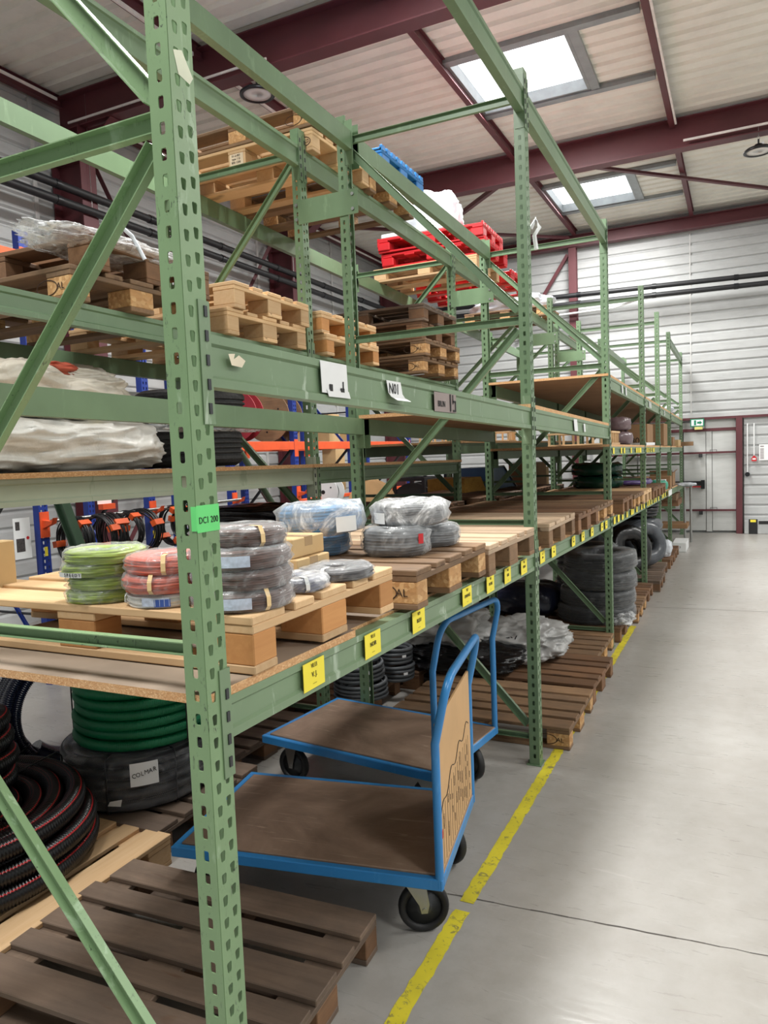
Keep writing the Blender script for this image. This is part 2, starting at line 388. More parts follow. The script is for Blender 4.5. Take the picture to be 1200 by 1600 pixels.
# roof deck with the roof-light openings
m = MB()
holes = [(x-.68, x+.68, y-.7, y+.7) for x in SKYX for y in SKYY]
ys = sorted(set([YB-1, YF+.1]+[h[2] for h in holes]+[h[3] for h in holes]))
for y0, y1 in zip(ys[:-1], ys[1:]):
    xs = [XL-.2]
    for h in sorted(holes):
        if h[2] <= y0+1e-6 and h[3] >= y1-1e-6: xs += [h[0], h[1]]
    xs.append(XRT)
    for a, b in zip(xs[::2], xs[1::2]):
        k0 = math.floor(y0/.25)*.25
        prof = []; bb = k0
        while bb < y1+.25:
            for db, dd in ((0, 0), (.15, 0), (.175, .04), (.225, .04)):
                prof.append((bb+db, dd))
            bb += .25
        pr = [(y0, 0)]+[q for q in prof if y0 < q[0] < y1]+[(y1, 0)]
        V = [(a, q, ZR+d) for q, d in pr]+[(b, q, ZR+d) for q, d in pr]; n = len(pr)
        m.add(V, [(i, i+1, n+i+1, n+i) for i in range(n-1)])
struct('ceiling', m, M_DECK)
# roof lights: curb and translucent pane
M_PANE = NT('bright_polycarbonate'); M_PANE.set(Roughness=.4); M_PANE.base((.9, .95, 1, 1))
M_PANE.p.inputs['Emission Color'].default_value = (.95, .98, 1, 1); M_PANE.p.inputs['Emission Strength'].default_value = 2.2; M_PANE = M_PANE.m
M_CURB = plain('galvanised_curb', srgb(150, 156, 158), .45, .3)
k = 0
for x in SKYX:
    for y in SKYY:
        k += 1
        m = MB(); m.box(x-.67, x+.67, y-.69, y+.69, ZR+.10, ZR+.12)
        o = struct('window_%d' % k, m, M_PANE)
        m = MB(); g = .0
        m.box(x-.72, x-.68, y-.74, y+.74, ZR-.04, ZR+.12); m.box(x+.68, x+.72, y-.74, y+.74, ZR-.04, ZR+.12)
        m.box(x-.68, x+.68, y-.74, y-.70, ZR-.04, ZR+.12); m.box(x-.68, x+.68, y+.70, y+.74, ZR-.04, ZR+.12)
        m.box(x-.72, x+1.5, y-.86, y-.75, ZR-.06, ZR); m.box(x-.72, x+1.5, y+.75, y+.86, ZR-.06, ZR); m.box(x+.725, x+.83, y-.75, y+.75, ZR-.05, ZR)
        m.build('window_frame', M_CURB, o)
# steel frame: portal columns, rafters, purlins, wind braces
def ibeam(m, p0, p1, h, wdt, up, tf=.014, tw=.01):
    a, b = wdt/2, h/2
    pr = [(-a, -b), (a, -b), (a, -b+tf), (tw/2, -b+tf), (tw/2, b-tf), (a, b-tf), (a, b), (-a, b), (-a, b-tf), (-tw/2, b-tf), (-tw/2, -b+tf), (-a, -b+tf)]
    m.prism(pr, p0, p1, up)
def angle(m, p0, p1, s=.06, t=.006, up=(0, 0, 1)):
    m.prism([(0, 0), (s, 0), (s, t), (t, t), (t, s), (0, s)], p0, p1, up)
k = 2
FR = (-2.8, 2.1, 7.0, 11.75, 16.42)
for i, y in enumerate(FR):
    m = MB(); top = ZR-.06
    ibeam(m, (XL+.1, y, top-.2), (XRT, y, top-.2), .42 if i < 4 else .24, .2, (0, 0, 1)); k += 1
    struct('trim_%d' % k, m, M_RED)
    m = MB(); ibeam(m, (XL+.27, y, 0), (XL+.27, y, top-.4), .5, .24, (1, 0, 0))
    if i < 4:
        m.prism([(-.1, 0), (.1, 0), (.1, .012), (-.1, .012)], (XL+.52, y, top-.78), (XL+1.05, y, top-.42), (0, 0, 1))
        m.add([(XL+.52, y, top-.78), (XL+1.05, y, top-.42), (XL+.52, y, top-.42)], [(0, 1, 2)])
        m.box(XL+.04, XL+.5, y-.11, y+.11, top-.8, top-.785)
    k += 1; struct('trim_%d' % k, m, M_RED)
for x in (-6.62, -4.38, -2.1, .2, 2.5, 4.8):
    m = MB(); ibeam(m, (x, YB, ZR-.08), (x, YF-.1, ZR-.08), .14, .075, (0, 0, 1), .008, .006); k += 1; struct('trim_%d' % k, m, M_RED)
for a, b in (((-1.1, 12.4, 6.28), (2.4, 16.1, 6.28)), ((-5.7, 13.15, 6.28), (-2.2, 16.25, 6.28)), ((-2.2, 12.0, 6.28), (-6.5, 16.3, 6.28)),
             ((-2.25, 16.42, 6.0), (-3.35, 16.42, 4.35)), ((-6.5, 7.2, 5.95), (-6.5, 8.5, 4.0)), ((-6.5, 8.5, 4.0), (-6.5, 9.2, 2.9)), ((-6.5, 11.62, 5.95), (-6.5, 9.2, 2.9)), ((-6.5, 9.2, 2.9), (-6.5, 7.2, .3)), ((-6.5, 9.2, 2.9), (-6.5, 11.6, .3)), ((-5.9, 16.42, 4.0), (-6.45, 16.42, 5.2))):
    m = MB(); angle(m, a, b, .07, .008); k += 1; struct('trim_%d' % k, m, M_RED)
m = MB(); ibeam(m, (-2.17, 16.45, 0), (-2.17, 16.45, 6.3), .16, .16, (0, 1, 0), .01, .008); k += 1; struct('trim_%d' % k, m, M_RED)
# white cable trunking on the steel
m = MB()
m.box(XL+.35, -3.45, 6.885, 6.898, 6.10, 6.125); m.box(.35, 1.45, 11.63, 11.648, 6.12, 6.15); m.box(-4.36, -4.335, 5.1, 6.8, 6.33, 6.37)
m.box(.245, .27, 7.1, 11.6, 6.36, 6.385); m.box(XL+.28, XL+.3, -1, 6.8, 6.36, 6.39); m.box(-4.36, -4.335, 7.1, 11.6, 6.33, 6.36); m.box(XL+.28, XL+.3, 7.1, 16, 6.33, 6.36)
k += 1; struct('trim_%d' % k, m, plain('white_trunking', srgb(232, 226, 222), .5))

# ------------------------------------------------------------------ pallet racking
PITCH_H = .0536
def zdrop(y): return -.018*(y-1.3)
def holes_plate(m, org, U, Vv, width, height, cols, pitch=PITCH_H, z0=.03, maxz=None):
    """perforated plate in the plane org + U*u + z, holes: list of (u centre, half width bottom, half width top, half height, z phase)"""
    org = np.array(org, float); U = np.array(U, float)
    edges = [0]+[(cols[i][0]+cols[i+1][0])/2 for i in range(len(cols)-1)]+[width]
    for ci, (uc, hb, ht, hh, ph) in enumerate(cols):
        u0, u1 = edges[ci], edges[ci+1]; n = int((height-z0)/pitch); V = []; F = []
        def pt(u, z): return tuple(org+U*u+np.array([0, 0, z]))
        c = .3
        for q in range(n):
            zb = z0+q*pitch; zt = zb+pitch; zc = zb+pitch/2+ph; k0 = len(V)
            h = [(uc-hb*(1-c), zc-hh), (uc+hb*(1-c), zc-hh), (uc+hb, zc-hh*(1-c)), (uc+ht, zc+hh*(1-c)), (uc+ht*(1-c), zc+hh), (uc-ht*(1-c), zc+hh), (uc-ht, zc+hh*(1-c)), (uc-hb, zc-hh*(1-c))]
            V += [pt(u0, zb), pt(u1, zb), pt(u1, zt), pt(u0, zt)]+[pt(*a) for a in h]
            H = [k0+4+i for i in range(8)]; A, B, Cc, D = k0, k0+1, k0+2, k0+3
            F += [(A, B, H[1], H[0]), (B, H[2], H[1]), (B, Cc, H[3], H[2]), (Cc, H[4], H[3]), (Cc, D, H[5], H[4]), (D, H[6], H[5]), (D, A, H[7], H[6]), (A, H[0], H[7])]
        m.add(V, F)
        zz = z0+n*pitch
        m.add([pt(u0, zz), pt(u1, zz), pt(u1, height), pt(u0, height)], [(0, 1, 2, 3)])
        m.add([pt(u0, 0), pt(u1, 0), pt(u1, z0), pt(u0, z0)], [(0, 1, 2, 3)])
def post_mesh(name, H, mirror, mat):
    """C-shaped upright 58 mm deep, 75 mm wide; holed face towards the beams' side"""
    m = MB(); s = -1 if not mirror else 1; W, D = .075, .058
    # side plates (face along Y) with one column of slots
    for y in (0, W): holes_plate(m, (0, y, 0), (s, 0, 0), None, D, H, [(D*.47, .0075, .0075, .013, 0)])
    # beam-side plate with two columns of keyholes, staggered
    holes_plate(m, (0, 0, 0), (0, 1, 0), None, W, H, [(.022, .0065, .0085, .0125, -.006), (.054, .0065, .0085, .0125, .006)])
    for y, d in ((0, 1), (W, -1)): m.add([(s*D, y, 0), (s*D, y+d*.014, 0), (s*D, y+d*.014, H), (s*D, y, H)], [(0, 1, 2, 3)])
    me = m.mesh(name, mat); return me
def solid(o, th=.0028):
    s = o.modifiers.new('sheet', 'SOLIDIFY'); s.thickness = th; s.offset = 0; return o
def cchan(m, p0, p1, wd=.045, dp=.022, t=.0028, up=(0, 1, 0)):
    a = wd/2
    m.prism([(-a, 0), (a, 0), (a, dp), (a-t, dp), (a-t, t), (-a+t, t), (-a+t, dp), (-a, dp)], p0, p1, up)
def frame(rack, y, H, xf, xr, mat, mirror=False, near=False):
    """an upright frame: front post at xf, rear post at xr (xr < xf)"""
    fr = thing('upright_frame', None, None, (0, y, 0)); COLunlink = None
    fr.parent = rack; CH.setdefault(rack.name, []).append(fr)
    for x, mir in ((xf, False), (xr, True)):
        xx = x if not mir else x-.058
        o = obj('post', post_mesh('post', H, mir, mat), fr); o.location = (xx, 0, 0); solid(o)
        m = MB(); m.box(x-.075, x+.012, -.012, .087, 0, .006); m.cyl((x-.064, .02, .006), (x-.064, .02, .022), .009, 8)
        m.build('base_plate', mat, fr)
    up = (0, -1, 0); a, b = xf-.058, xr; ym = .03
    segs = [('h', .17), ('h', 1.43), ('h', 2.6), ('h', H-.15), ]
    zs = [.17, 1.43, 2.6, H-.15]
    for z in zs:
        m = MB(); cchan(m, (b, ym, z+(.015 if 1 < z < 2 else 0)), (a, ym, z+(.015 if 1 < z < 2 else 0)), .03 if z < 2 else .045, up=up); m.build('brace', mat, fr)
    di = [(.24, 1.38), (2.55, 1.48), (2.66, H-.2)]   # (front z, rear z)
    for zf, zr in di:
        if mirror: zf, zr = zr, zf
        m = MB(); cchan(m, (b+.01, ym, zr), (a-.01, ym, zf), up=up); m.build('brace', mat, fr)
    return fr
def beam(rack, y0, y1, z0, z1, h, x, sgn, mat, dp=.045, prof='step'):
    """beam along Y between two posts, z0/z1 its top at both ends; sgn +1: face towards +X"""
    m = MB(); a = sgn
    pr = [(0, h), (0, h-.02), (-.008, h-.026), (-.008, .026), (0, .02), (0, 0), (-dp, 0), (-dp, h)]
    V = []
    for yy, zz in ((y0, z0-h), (y1, z1-h)):
        for px, pz in pr: V.append((x+a*px, yy, zz+pz))
    n = len(pr); F = [(i, (i+1) % n, n+(i+1) % n, n+i) for i in range(n)]+[tuple(range(n))[::-1], tuple(range(n, 2*n))]
    m.add(V, F)
    bo = m.build('beam', mat, rack)
    for yy, zz, d in ((y0, z0, -1), (y1, z1, 1)):
        c = MB(); zt, zb = zz+.07, zz-h-.085
        c.box(x-.052 if a > 0 else x-.004, x+.004 if a > 0 else x+.052, min(yy, yy+d*-.004), max(yy, yy+d*-.004), zb, zt)
        c.box(x+.0015 if a > 0 else x-.005, x+.005 if a > 0 else x-.0015, min(yy-d*.004, yy+d*.034), max(yy-d*.004, yy+d*.034), zb, zt)
        q = 0; z = zb+.035
        while z < zt-.02:
            xx = x+.006*a
            c.box(min(xx-.001, xx+.002), max(xx-.001, xx+.002), yy+d*.012-.005, yy+d*.012+.005, z-.012, z+.012, mi=1); z += PITCH_H
        c.build('connector', [mat, M_DARKST], bo)
    return bo
YP = [1.27, 4.18, 6.95, 9.70, 11.59, 13.47, 16.26]
HP = [4.03, 3.965, 3.885, 3.815, 3.79, 3.75, 3.71]
XA, XAR, XB, XBR = 0.0, -1.122, -1.46, -2.58    # outer faces of the posts
RA = thing('pallet_rack', 'front row of green pallet racking along the aisle, tagged with yellow labels', 'pallet rack', (0, 0, 0))
RB = thing('pallet_rack', 'rear row of green pallet racking standing back to back behind the aisle row', 'pallet rack', (0, 0, 0))
for i, (y, H) in enumerate(zip(YP, HP)):
    frame(RA, y, H, XA, XAR, G_POST if i == 0 else G_GREEN)
    if i < 6: frame(RB, y, H, XB, XBR, G_GREEN, mirror=True)
    if 0 < i < 5 or i == 0:
        m = MB(); m.box(XB-.02, XAR+.075, y-.010, y-.005, H-.6, H-.45)
        for xx in (XB-.01+.0, XAR+.06):
            for zz in (H-.57, H-.48): m.cyl((xx-.02, y-.018, zz), (xx-.02, y-.009, zz), .011, 6, mi=1)
        m.build('row_spacer', [G_GREEN, M_STEEL], RA)
def bays(i): return YP[i]+.076, YP[i+1]-.001
BE = {}
def addb(rack, key, i, ztop, h, x, sgn, mat=None):
    y0, y1 = bays(i); BE[key+str(i)] = beam(rack, y0, y1, ztop(y0), ztop(y1), h, x, sgn, mat or G_GREEN)
low = lambda y: 1.322+zdrop(y); upp = lambda y: 2.50-.018*(y-7.1); mid = lambda y: 1.865-.008*(y-7)
m2 = lambda y: 2.15-.018*(y-1.35)+.004; top = lambda y: 3.93-.021*(y-1.3)-.01
b2 = lambda y: 2.575-.008*(y-1.3); d2 = lambda y: 1.84-.012*(y-1.3)
for i in range(6):
    addb(RA, 'low', i, low, .1, XA, 1, G_WORN if i == 0 else G_GREEN); addb(RA, 'lowr', i, low, .1, XAR, -1)
    if i < 2: addb(RA, 'm2_', i, m2, .118, XA, 1, G_WORN); addb(RA, 'm2r', i, m2, .1, XAR, -1); addb(RA, 'top', i, top, .13, XA, 1); addb(RA, 'topr', i, top, .11, XAR, -1)
    else: addb(RA, 'mid', i, mid, .08, XA, 1); addb(RA, 'midr', i, mid, .08, XAR, -1); addb(RA, 'upp', i, upp, .11, XA, 1, G_WORN); addb(RA, 'uppr', i, upp, .11, XAR, -1)
    if i == 5: addb(RA, 'top', i, top, .11, XA, 1); addb(RA, 'topr', i, top, .11, XAR, -1)
for i in range(5):
    if i: addb(RB, 'low', i, low, .1, XB, 1); addb(RB, 'lowr', i, low, .1, XBR, -1)
    addb(RB, 'top', i, top, .13, XB, 1); addb(RB, 'topr', i, top, .13, XBR, -1)
    addb(RB, 'd', i, d2 if i < 2 else (lambda y: 1.96), .11, XB, 1, G_PALE if i == 0 else G_GREEN); addb(RB, 'dr', i, d2 if i < 2 else (lambda y: 1.96), .11, XBR, -1)
    if i < 2: addb(RB, 'b', i, b2, .1, XB, 1); addb(RB, 'br', i, b2, .1, XBR, -1)
# chipboard decks lie on the beams
NDK = 0
def deck(y0, y1, z, x0, x1, label, th=.022, group='chipboard shelf decks'):
    m = MB(); V = [(x0, y0, z(y0)), (x1, y0, z(y0)), (x1, y1, z(y1)), (x0, y1, z(y1))]; U = [(a, b, c+th) for a, b, c in V]
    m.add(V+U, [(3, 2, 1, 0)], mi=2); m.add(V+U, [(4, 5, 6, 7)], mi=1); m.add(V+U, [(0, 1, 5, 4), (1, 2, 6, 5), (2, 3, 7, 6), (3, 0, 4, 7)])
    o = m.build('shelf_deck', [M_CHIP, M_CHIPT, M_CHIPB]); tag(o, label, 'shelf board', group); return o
deck(1.272, 1.98, low, -1.10, -.002, 'chipboard deck under the fresh pallet of cable coils, rough front edge by the near post')
deck(1.985, 4.10, lambda y: low(y)-.012, -1.10, -.047, 'chipboard deck under the stamped old pallets in the first bay, low shelf')
o = deck(4.19, 6.9, low, -1.10, -.002, 'chipboard deck of the low shelf between second and third aisle posts')
deck(6.96, 9.69, low, -1.10, -.002, 'chipboard deck of the low shelf between third and fourth aisle posts')
deck(9.71, 16.2, low, -1.10, -.002, 'chipboard deck at the far end of the low aisle shelf')
deck(4.165, 6.93, m2, -1.10, .0, 'bare chipboard deck on the chest-high beams between second and third aisle posts')
deck(6.94, 11.5, upp, -1.12, .0, 'wide bare chipboard deck on the upper beams right behind the third aisle post')
deck(11.51, 16.2, upp, -1.12, .0, 'chipboard deck on the upper beams towards the far wall')
deck(6.94, 16.2, lambda y: mid(y), -1.12, .0, 'chipboard deck of the eye-level shelf carrying cartons near the far wall')
deck(1.0, 4.15, d2, -2.56, -1.44, 'chipboard deck in the rear row under the white sacks and tyres')
deck(4.16, 7.0, d2, -2.56, -1.44, 'thin chipboard deck in the rear row, empty, beyond the second posts')
deck(7.01, 13.4, lambda y: 1.96, -2.56, -1.44, 'chipboard deck in the rear row behind the third aisle post, with crates')
deck(4.2, 13.4, lambda y: low(y), -2.56, -1.46, 'long chipboard deck of the low shelf in the rear row')
# ------------------------------------------------------------------ builders for the goods
from mathutils import noise as MN
def text(body, size, loc, right, up, mat, parent=None, name='printed_text', ext=.0004, align='CENTER', sx=1.0):
    c = bpy.data.curves.new(name, 'FONT'); c.body = body; c.size = size; c.extrude = ext; c.align_x = align; c.align_y = 'CENTER'; c.materials.append(mat); c.resolution_u = 2
    tmp = bpy.data.objects.new(name, c); me = bpy.data.meshes.new_from_object(tmp); bpy.data.objects.remove(tmp); bpy.data.curves.remove(c)
    o = bpy.data.objects.new(name, me); link(o, parent)
    r = Vector(right).normalized(); u = Vector(up).normalized(); n = r.cross(u)
    o.matrix_local = Matrix(((r.x*sx, u.x, n.x, loc[0]), (r.y*sx, u.y, n.y, loc[1]), (r.z*sx, u.z, n.z, loc[2]), (0, 0, 0, 1)))
    return o
def pallet(label, loc, rz, mt, mk, mb, seed, group=None, L=1.2, Wd=.8, blocks9=True, topn=5, ch=.003):
    random.seed(seed)
    t = thing('pallet', label, 'pallet', loc, rz, group)
    m = MB(); ws = [.145, .1, .145, .1, .145] if topn == 5 else [.1]*topn
    gap = (Wd-sum(ws))/(len(ws)-1); y = 0
    for wd in ws:
        j = random.uniform(-.004, .004)
        m.box(random.uniform(-.004, .002), L+random.uniform(-.002, .004), y+j, y+wd+j, .122, .144+random.uniform(-.001, .001), grain='x', ch=ch); y += wd+gap
    for x in (0, L/2-.0725, L-.145): m.box(x, x+.145, 0, Wd, .1, .122, grain='y', ch=ch)
    m.build('deck', mt, t)
    for x in (0, L/2-.0725, L-.145):
        for yy, wd in ((0, .1), (Wd/2-.0725, .145), (Wd-.1, .1)):
            m = MB(); m.box(x+.001, x+.144, yy+.001, yy+wd-.001, .0215, .1, grain='y', ch=ch); m.build('block', mk, t)
    for yy, wd in ((0, .1), (Wd/2-.0725, .145), (Wd-.1, .1)):
        m = MB(); m.box(0, L, yy, yy+wd, 0, .022, grain='x', ch=ch); m.build('bottom_board', mb, t)
    return t
PAL = {}
def pal(kind, label, loc, rz=0.0, group=None):
    """first one of a kind is built, the next are copies"""
    mats = {'fresh': (M_FRESH, M_BLOCKW, M_FRESH), 'old': (M_OLD, M_PCHIP, M_OLD), 'grey': (M_GREYW, M_BROWNW, M_GREYW), 'brown': (M_BROWNW, M_BROWNW, M_BROWNW), 'pale': (M_PALE, M_OLD, M_OLD), 'fresh2': (M_FRESH, M_FRESH, M_FRESH)}[kind]
    if kind not in PAL:
        PAL[kind] = pallet(label, loc, rz, *mats, seed=hash(kind) % 97 if False else len(PAL)+3, group=group); return PAL[kind]
    o = dup(PAL[kind], loc, rz, label)
    if group: o['group'] = group
    elif 'group' in o: del o['group']
    return o
def strand_mat(name, c, dark=.55):
    t = NT(name); v = t.coord(); n = t.noise(t.coord(scale=(1, 1, 16)), 9, 3); d = tuple(x*dark for x in c[:3])+(1,)
    t.base(t.ramp(n, [(.3, d), (.62, c)])); t.set(Roughness=.45); t.bump(t.noise(t.coord(scale=(1, 1, 30)), 7, 2), .35, .004); return t.m
def coil(label, loc, R, h, mat, film=M_FILM, rz=0.0, group=None, tilt=(0, 0), ridges=8, band=None, ri=.5, puff=.006, cat='cable coil', lbl=None, n=56, noise=.0022, nt=2.0):
    t = thing('cable_coil', label, cat, loc, rz, group); t.rotation_euler = (tilt[0], tilt[1], rz)
    rr = h*.30; prof = []; r0 = R*ri
    # outer flank with strand ridges, rounded shoulders
    N = ridges*4
    for i in range(N+1):
        a = i/N; z = a*h; sh = (1-min(1, min(a, 1-a)*h/rr))**2*rr*.75
        prof.append((R-sh+.0018*math.sin(a*ridges*2*math.pi), z))
    for i in range(1, 8): prof.append((R-rr*.75-(R-rr*.75-r0)*i/8, h*(1-.06*math.sin(i/8*math.pi))+.001*math.sin(i*2.4)))
    prof += [(r0, h*.85), (r0-.004, h*.5), (r0, h*.12), (r0+.01, .001)]
    m = MB(); m.lathe(prof, n=n, noise=noise, nfreq=nt); m.build('strands', mat, t)
    if film:
        p2 = [(R*.55, -.0003), (R-rr*.5, .0), (R+puff*.4, h*.12), (R+puff, h*.35), (R+puff*.7, h*.6), (R+puff, h*.85), (R-rr*.4, h+puff*.7), (R*.8, h+puff), (R*.6, h+puff*.7), (R*.4, h+puff*.4), (R*.25, h*.9), (R*.2, h*.5), (R*.25, .004)]
        m = MB(); m.lathe(p2, n=n, noise=puff*.45, nfreq=3)
        m.build('plastic_wrap', film, t)
    if band:
        for a in band[1:]:
            m = MB(); ca, sa = math.cos(a), math.sin(a); P = []
            for u, z in ((R*.55, h+puff+.001), (R-rr*.3, h+puff+.002), (R+puff+.002, h*.75), (R+puff+.003, h*.3), (R-rr*.2, .002)):
                P.append((u, z))
            V = []; F = []
            for i, (u, z) in enumerate(P):
                for q in (-.006, .006): V.append((u*ca-q*sa, u*sa+q*ca, z))
                if i: F.append((2*i-2, 2*i-1, 2*i+1, 2*i))
            m.add(V, F); m.build('band', band[0], t)
    if lbl:
        for (a, wd, z0, z1, mt) in lbl:
            m = MB(); V = []; F = []; K = 6
            for i in range(K+1):
                b = a+wd*(i/K-.5)/R; rad = R+puff+.003
                for z in (z0, z1): V.append((rad*math.cos(b), rad*math.sin(b), z))
                if i: F.append((2*i-2, 2*i, 2*i+1, 2*i-1))
            m.add(V, F, True); m.build('label_sheet', mt, t)
    return t
def pipe_mat(name, c, stripe=None, rough=.35):
    t = NT(name); v = t.coord(); n = t.noise(v, 5, 4)
    col = t.ramp(n, [(.3, tuple(x*.8 for x in c[:3])+(1,)), (.7, c)])
    if stripe:
        a = t.n('ShaderNodeAttribute', attribute_name='gc').outputs['Vector']; sp = t.n('ShaderNodeSeparateXYZ'); t.l(a, sp.inputs[0])
        f = t.ramp(sp.outputs[1], [(.0, B4), (.10, B4), (.105, W4), (.122, W4), (.127, B4), (.60, B4), (.605, W4), (.622, W4), (.627, B4)])
        col = t.mix(f, col, stripe)
    t.base(col); t.set(Roughness=rough); return t.m
def corr_ring(m, cx, cy, cz, R, r, pitch=.011, n=10, k=3, tilt=0.0, ph=0.0, wob=.0):
    circ = 2*math.pi*R; q = max(24, int(circ/pitch)); K = q*k; t = np.arange(K)*2*np.pi/K
    w1 = wob*np.sin(2*t+ph)+wob*.6*np.sin(3*t+ph*2)
    P = np.stack([cx+(R+w1)*np.cos(t), cy+(R+w1)*np.sin(t), cz+tilt*np.cos(t+ph)+wob*.4*np.sin(2*t+ph*3)], 1)
    pat = np.array([1.0, 1.0, .80] if k == 3 else [1.0, .84]); R_ = r*np.tile(pat, q)
    m.tube(P, R_, n=n, closed=True)
def pipe_coil(label, loc, turns, r, mat, pitch=.011, rz=0, tilt=(0, 0), group=None, cat='pipe coil', film=None, ties=(), n=10, k=3, wob=.004, tiemat=None, name='corrugated_pipe_coil'):
    """turns: list of (R, z)"""
    t = thing(name, label, cat, loc, rz, group); t.rotation_euler = (tilt[0], tilt[1], rz); m = MB()
    for R, z in turns: corr_ring(m, 0, 0, z, R, r, pitch, n, k, random.uniform(-.004, .004), random.random()*6, wob)
    m.build('corrugated_pipe', mat, t)
    Rm = max(R for R, z in turns)+r; Ri = min(R for R, z in turns)-r; zt = max(z for R, z in turns)+r; zb = min(z for R, z in turns)-r
    if film:
        m = MB(); c = r*.9
        m.lathe([(Ri, zb+.02), (Ri+c, zb+.004), (Rm-c, zb+.004), (Rm+.006, zb+c), (Rm+.008, (zt+zb)/2), (Rm+.006, zt-c), (Rm-c, zt+.006), (Ri+c, zt+.006), (Ri, zt-.02)], n=72, noise=.003, nfreq=4); m.build('plastic_wrap', film, t)
    for a in ties:
        m = MB(); ca, sa = math.cos(a), math.sin(a); c = r*.5; e = .004
        P = [(Rm+e, zb+c), (Rm+e, zt-c), (Rm-c, zt+e), (Ri+c, zt+e), (Ri-e, zt-c), (Ri-e, zb+c), (Ri+c, zb-.001), (Rm-c, zb-.001)]
        m.tube([(u*ca, u*sa, z) for u, z in P], .004, 5, closed=True); m.build('tie_strap', tiemat or M_BLKGL, t)
    return t
def blob(m, c, s, amp=.12, fr=2.2, seed=0, n=56, k=36, flat=.12, sq=.75, fold=1.0, M=None):
    """crumpled sack: squared ellipsoid with fold noise; c is the centre of its base"""
    V = []
    for j in range(k+1):
        ph = math.pi*(j/k-.5)
        for i in range(n):
            th = 2*math.pi*i/n; f = lambda q, e: math.copysign(abs(q)**e, q)
            x = f(math.cos(ph), sq)*f(math.cos(th), sq); y = f(math.cos(ph), sq)*f(math.sin(th), sq); z = f(math.sin(ph), sq)
            p = Vector((x, y, z))*fr+Vector((seed*3.1, seed*1.7, seed*.9))
            q1 = MN.noise(p*1.5+Vector((5, 1, 2))); q2 = MN.noise(Vector((p.x*2.4, p.y*2.4, p.z*1.3))+Vector((q1*1.6, 3, 1)))
            d = MN.noise(p*.8)*.7+fold*((1-abs(q1)*3.2 if abs(q1) < .3 else .04)*.16)+fold*((1-abs(q2)*5 if abs(q2) < .2 else 0)*.09)
            g = 1+amp*d
            zz = z*g; zz = max(zz, -1+flat)
            V.append(Vector((c[0]+x*g*s[0], c[1]+y*g*s[1], c[2]+(zz+1-flat)/(2-flat)*s[2])))
    F = []
    for j in range(k):
        for i in range(n):
            F.append((j*n+i, j*n+(i+1) % n, (j+1)*n+(i+1) % n, (j+1)*n+i))
    m.add([tuple(v) for v in V], F, True); return m
def plastic(name, c, rough=.3, trans=.0, scale=5):
    t = NT(name); v = t.coord(); n = t.noise(v, scale, 5, .6, 1.5)
    t.base(t.ramp(n, [(.3, tuple(x*.82 for x in c[:3])+(1,)), (.65, c)])); t.set(Roughness=rough); t.bump(t.noise(v, scale*1.6, 4, .55, 2.5), .35, .012); return t.m
def carton(label, x0, x1, y0, y1, z0, z1, mat=M_CARD, rz=0, tape_m=None, lab=None, txt=None, group=None, open_=False, name='carton'):
    cx, cy = (x0+x1)/2, (y0+y1)/2; t = thing(name, label, 'box', (cx, cy, z0), rz, group); a, b, h = (x1-x0)/2, (y1-y0)/2, z1-z0
    m = MB()
    if open_:
        w_ = .004; m.box(-a, a, -b, b, 0, w_); m.box(-a, -a+w_, -b, b, 0, h); m.box(a-w_, a, -b, b, 0, h); m.box(-a, a, -b, -b+w_, 0, h); m.box(-a, a, b-w_, b, 0, h); m.build('body', mat, t)
        m = MB(); m.add([(-a, -b, h), (a, -b, h), (a, -b-.06, h+.05), (-a, -b-.06, h+.05)], [(0, 1, 2, 3)]); m.add([(a, -b, h), (a, b, h), (a+.05, b, h+.05), (a+.05, -b, h+.05)], [(0, 1, 2, 3)]); m.build('flap', mat, t)
    else:
        m.box(-a, a, -b, b, 0, h, ch=.003); m.build('body', mat, t)
        if tape_m: m = MB(); m.box(-a-.0006, a+.0006, -.024, .024, h-.03, h+.0008); m.build('packing_tape', tape_m, t)
    if lab:
        for face, u0, u1, v0, v1 in lab:
            m = MB()
            if face == 'x': m.box(a, a+.0012, u0, u1, v0, v1)
            else: m.box(u0, u1, -b-.0012, -b, v0, v1)
            m.build('label_sheet', M_WHITE, t)
    if txt:
        for body, size, face, u, v in txt:
            if face == 'x': text(body, size, (a+.002, u, v), (0, 1, 0), (0, 0, 1), M_INK, t)
            else: text(body, size, (u, -b-.002, v), (1, 0, 0), (0, 0, 1), M_INK, t)
    return t

# ------------------------------------------------------------------ stickers and tags on the racking
def sticker(rack_beam, y0, y1, z0, z1, mat, x=.0035, lines=(), curl=0.0, parent=None, shear=0.0):
    m = MB(); V = []; F = []; K = 5
    for i in range(K+1):
        a = i/K; z = z0+(z1-z0)*(1-a); xx = x+curl*max(0, a-.6)**2*6
        V += [(xx, y0+shear*a, z), (xx, y1+shear*a, z)]
        if i: F.append((2*i-2, 2*i-1, 2*i+1, 2*i))
    m.add(V, F); m.add([(v[0]-.0012, v[1], v[2]) for v in V], [f[::-1] for f in F])
    o = m.build('label', mat, rack_beam)
    for body, size, yy, zz in lines: text(body, size, (x+.0015, yy, zz), (0, 1, 0), (0, 0, 1), M_INK, rack_beam, sx=.9)
    return o
YL = [(1.66, 1.772, 'VI.13', 'V. J.'), (2.025, 2.137, 'VI.11', 'NOIR'), (2.40, 2.515, 'VI.9', 'BLEU'), (2.933, 3.05, 'VI.7', 'ORANGE'), (3.266, 3.38, 'VI.5', 'IVOIRE'), (3.555, 3.666, 'VI.3', 'GRIS'), (3.865, 3.985, 'VI.1', 'BRUN')]
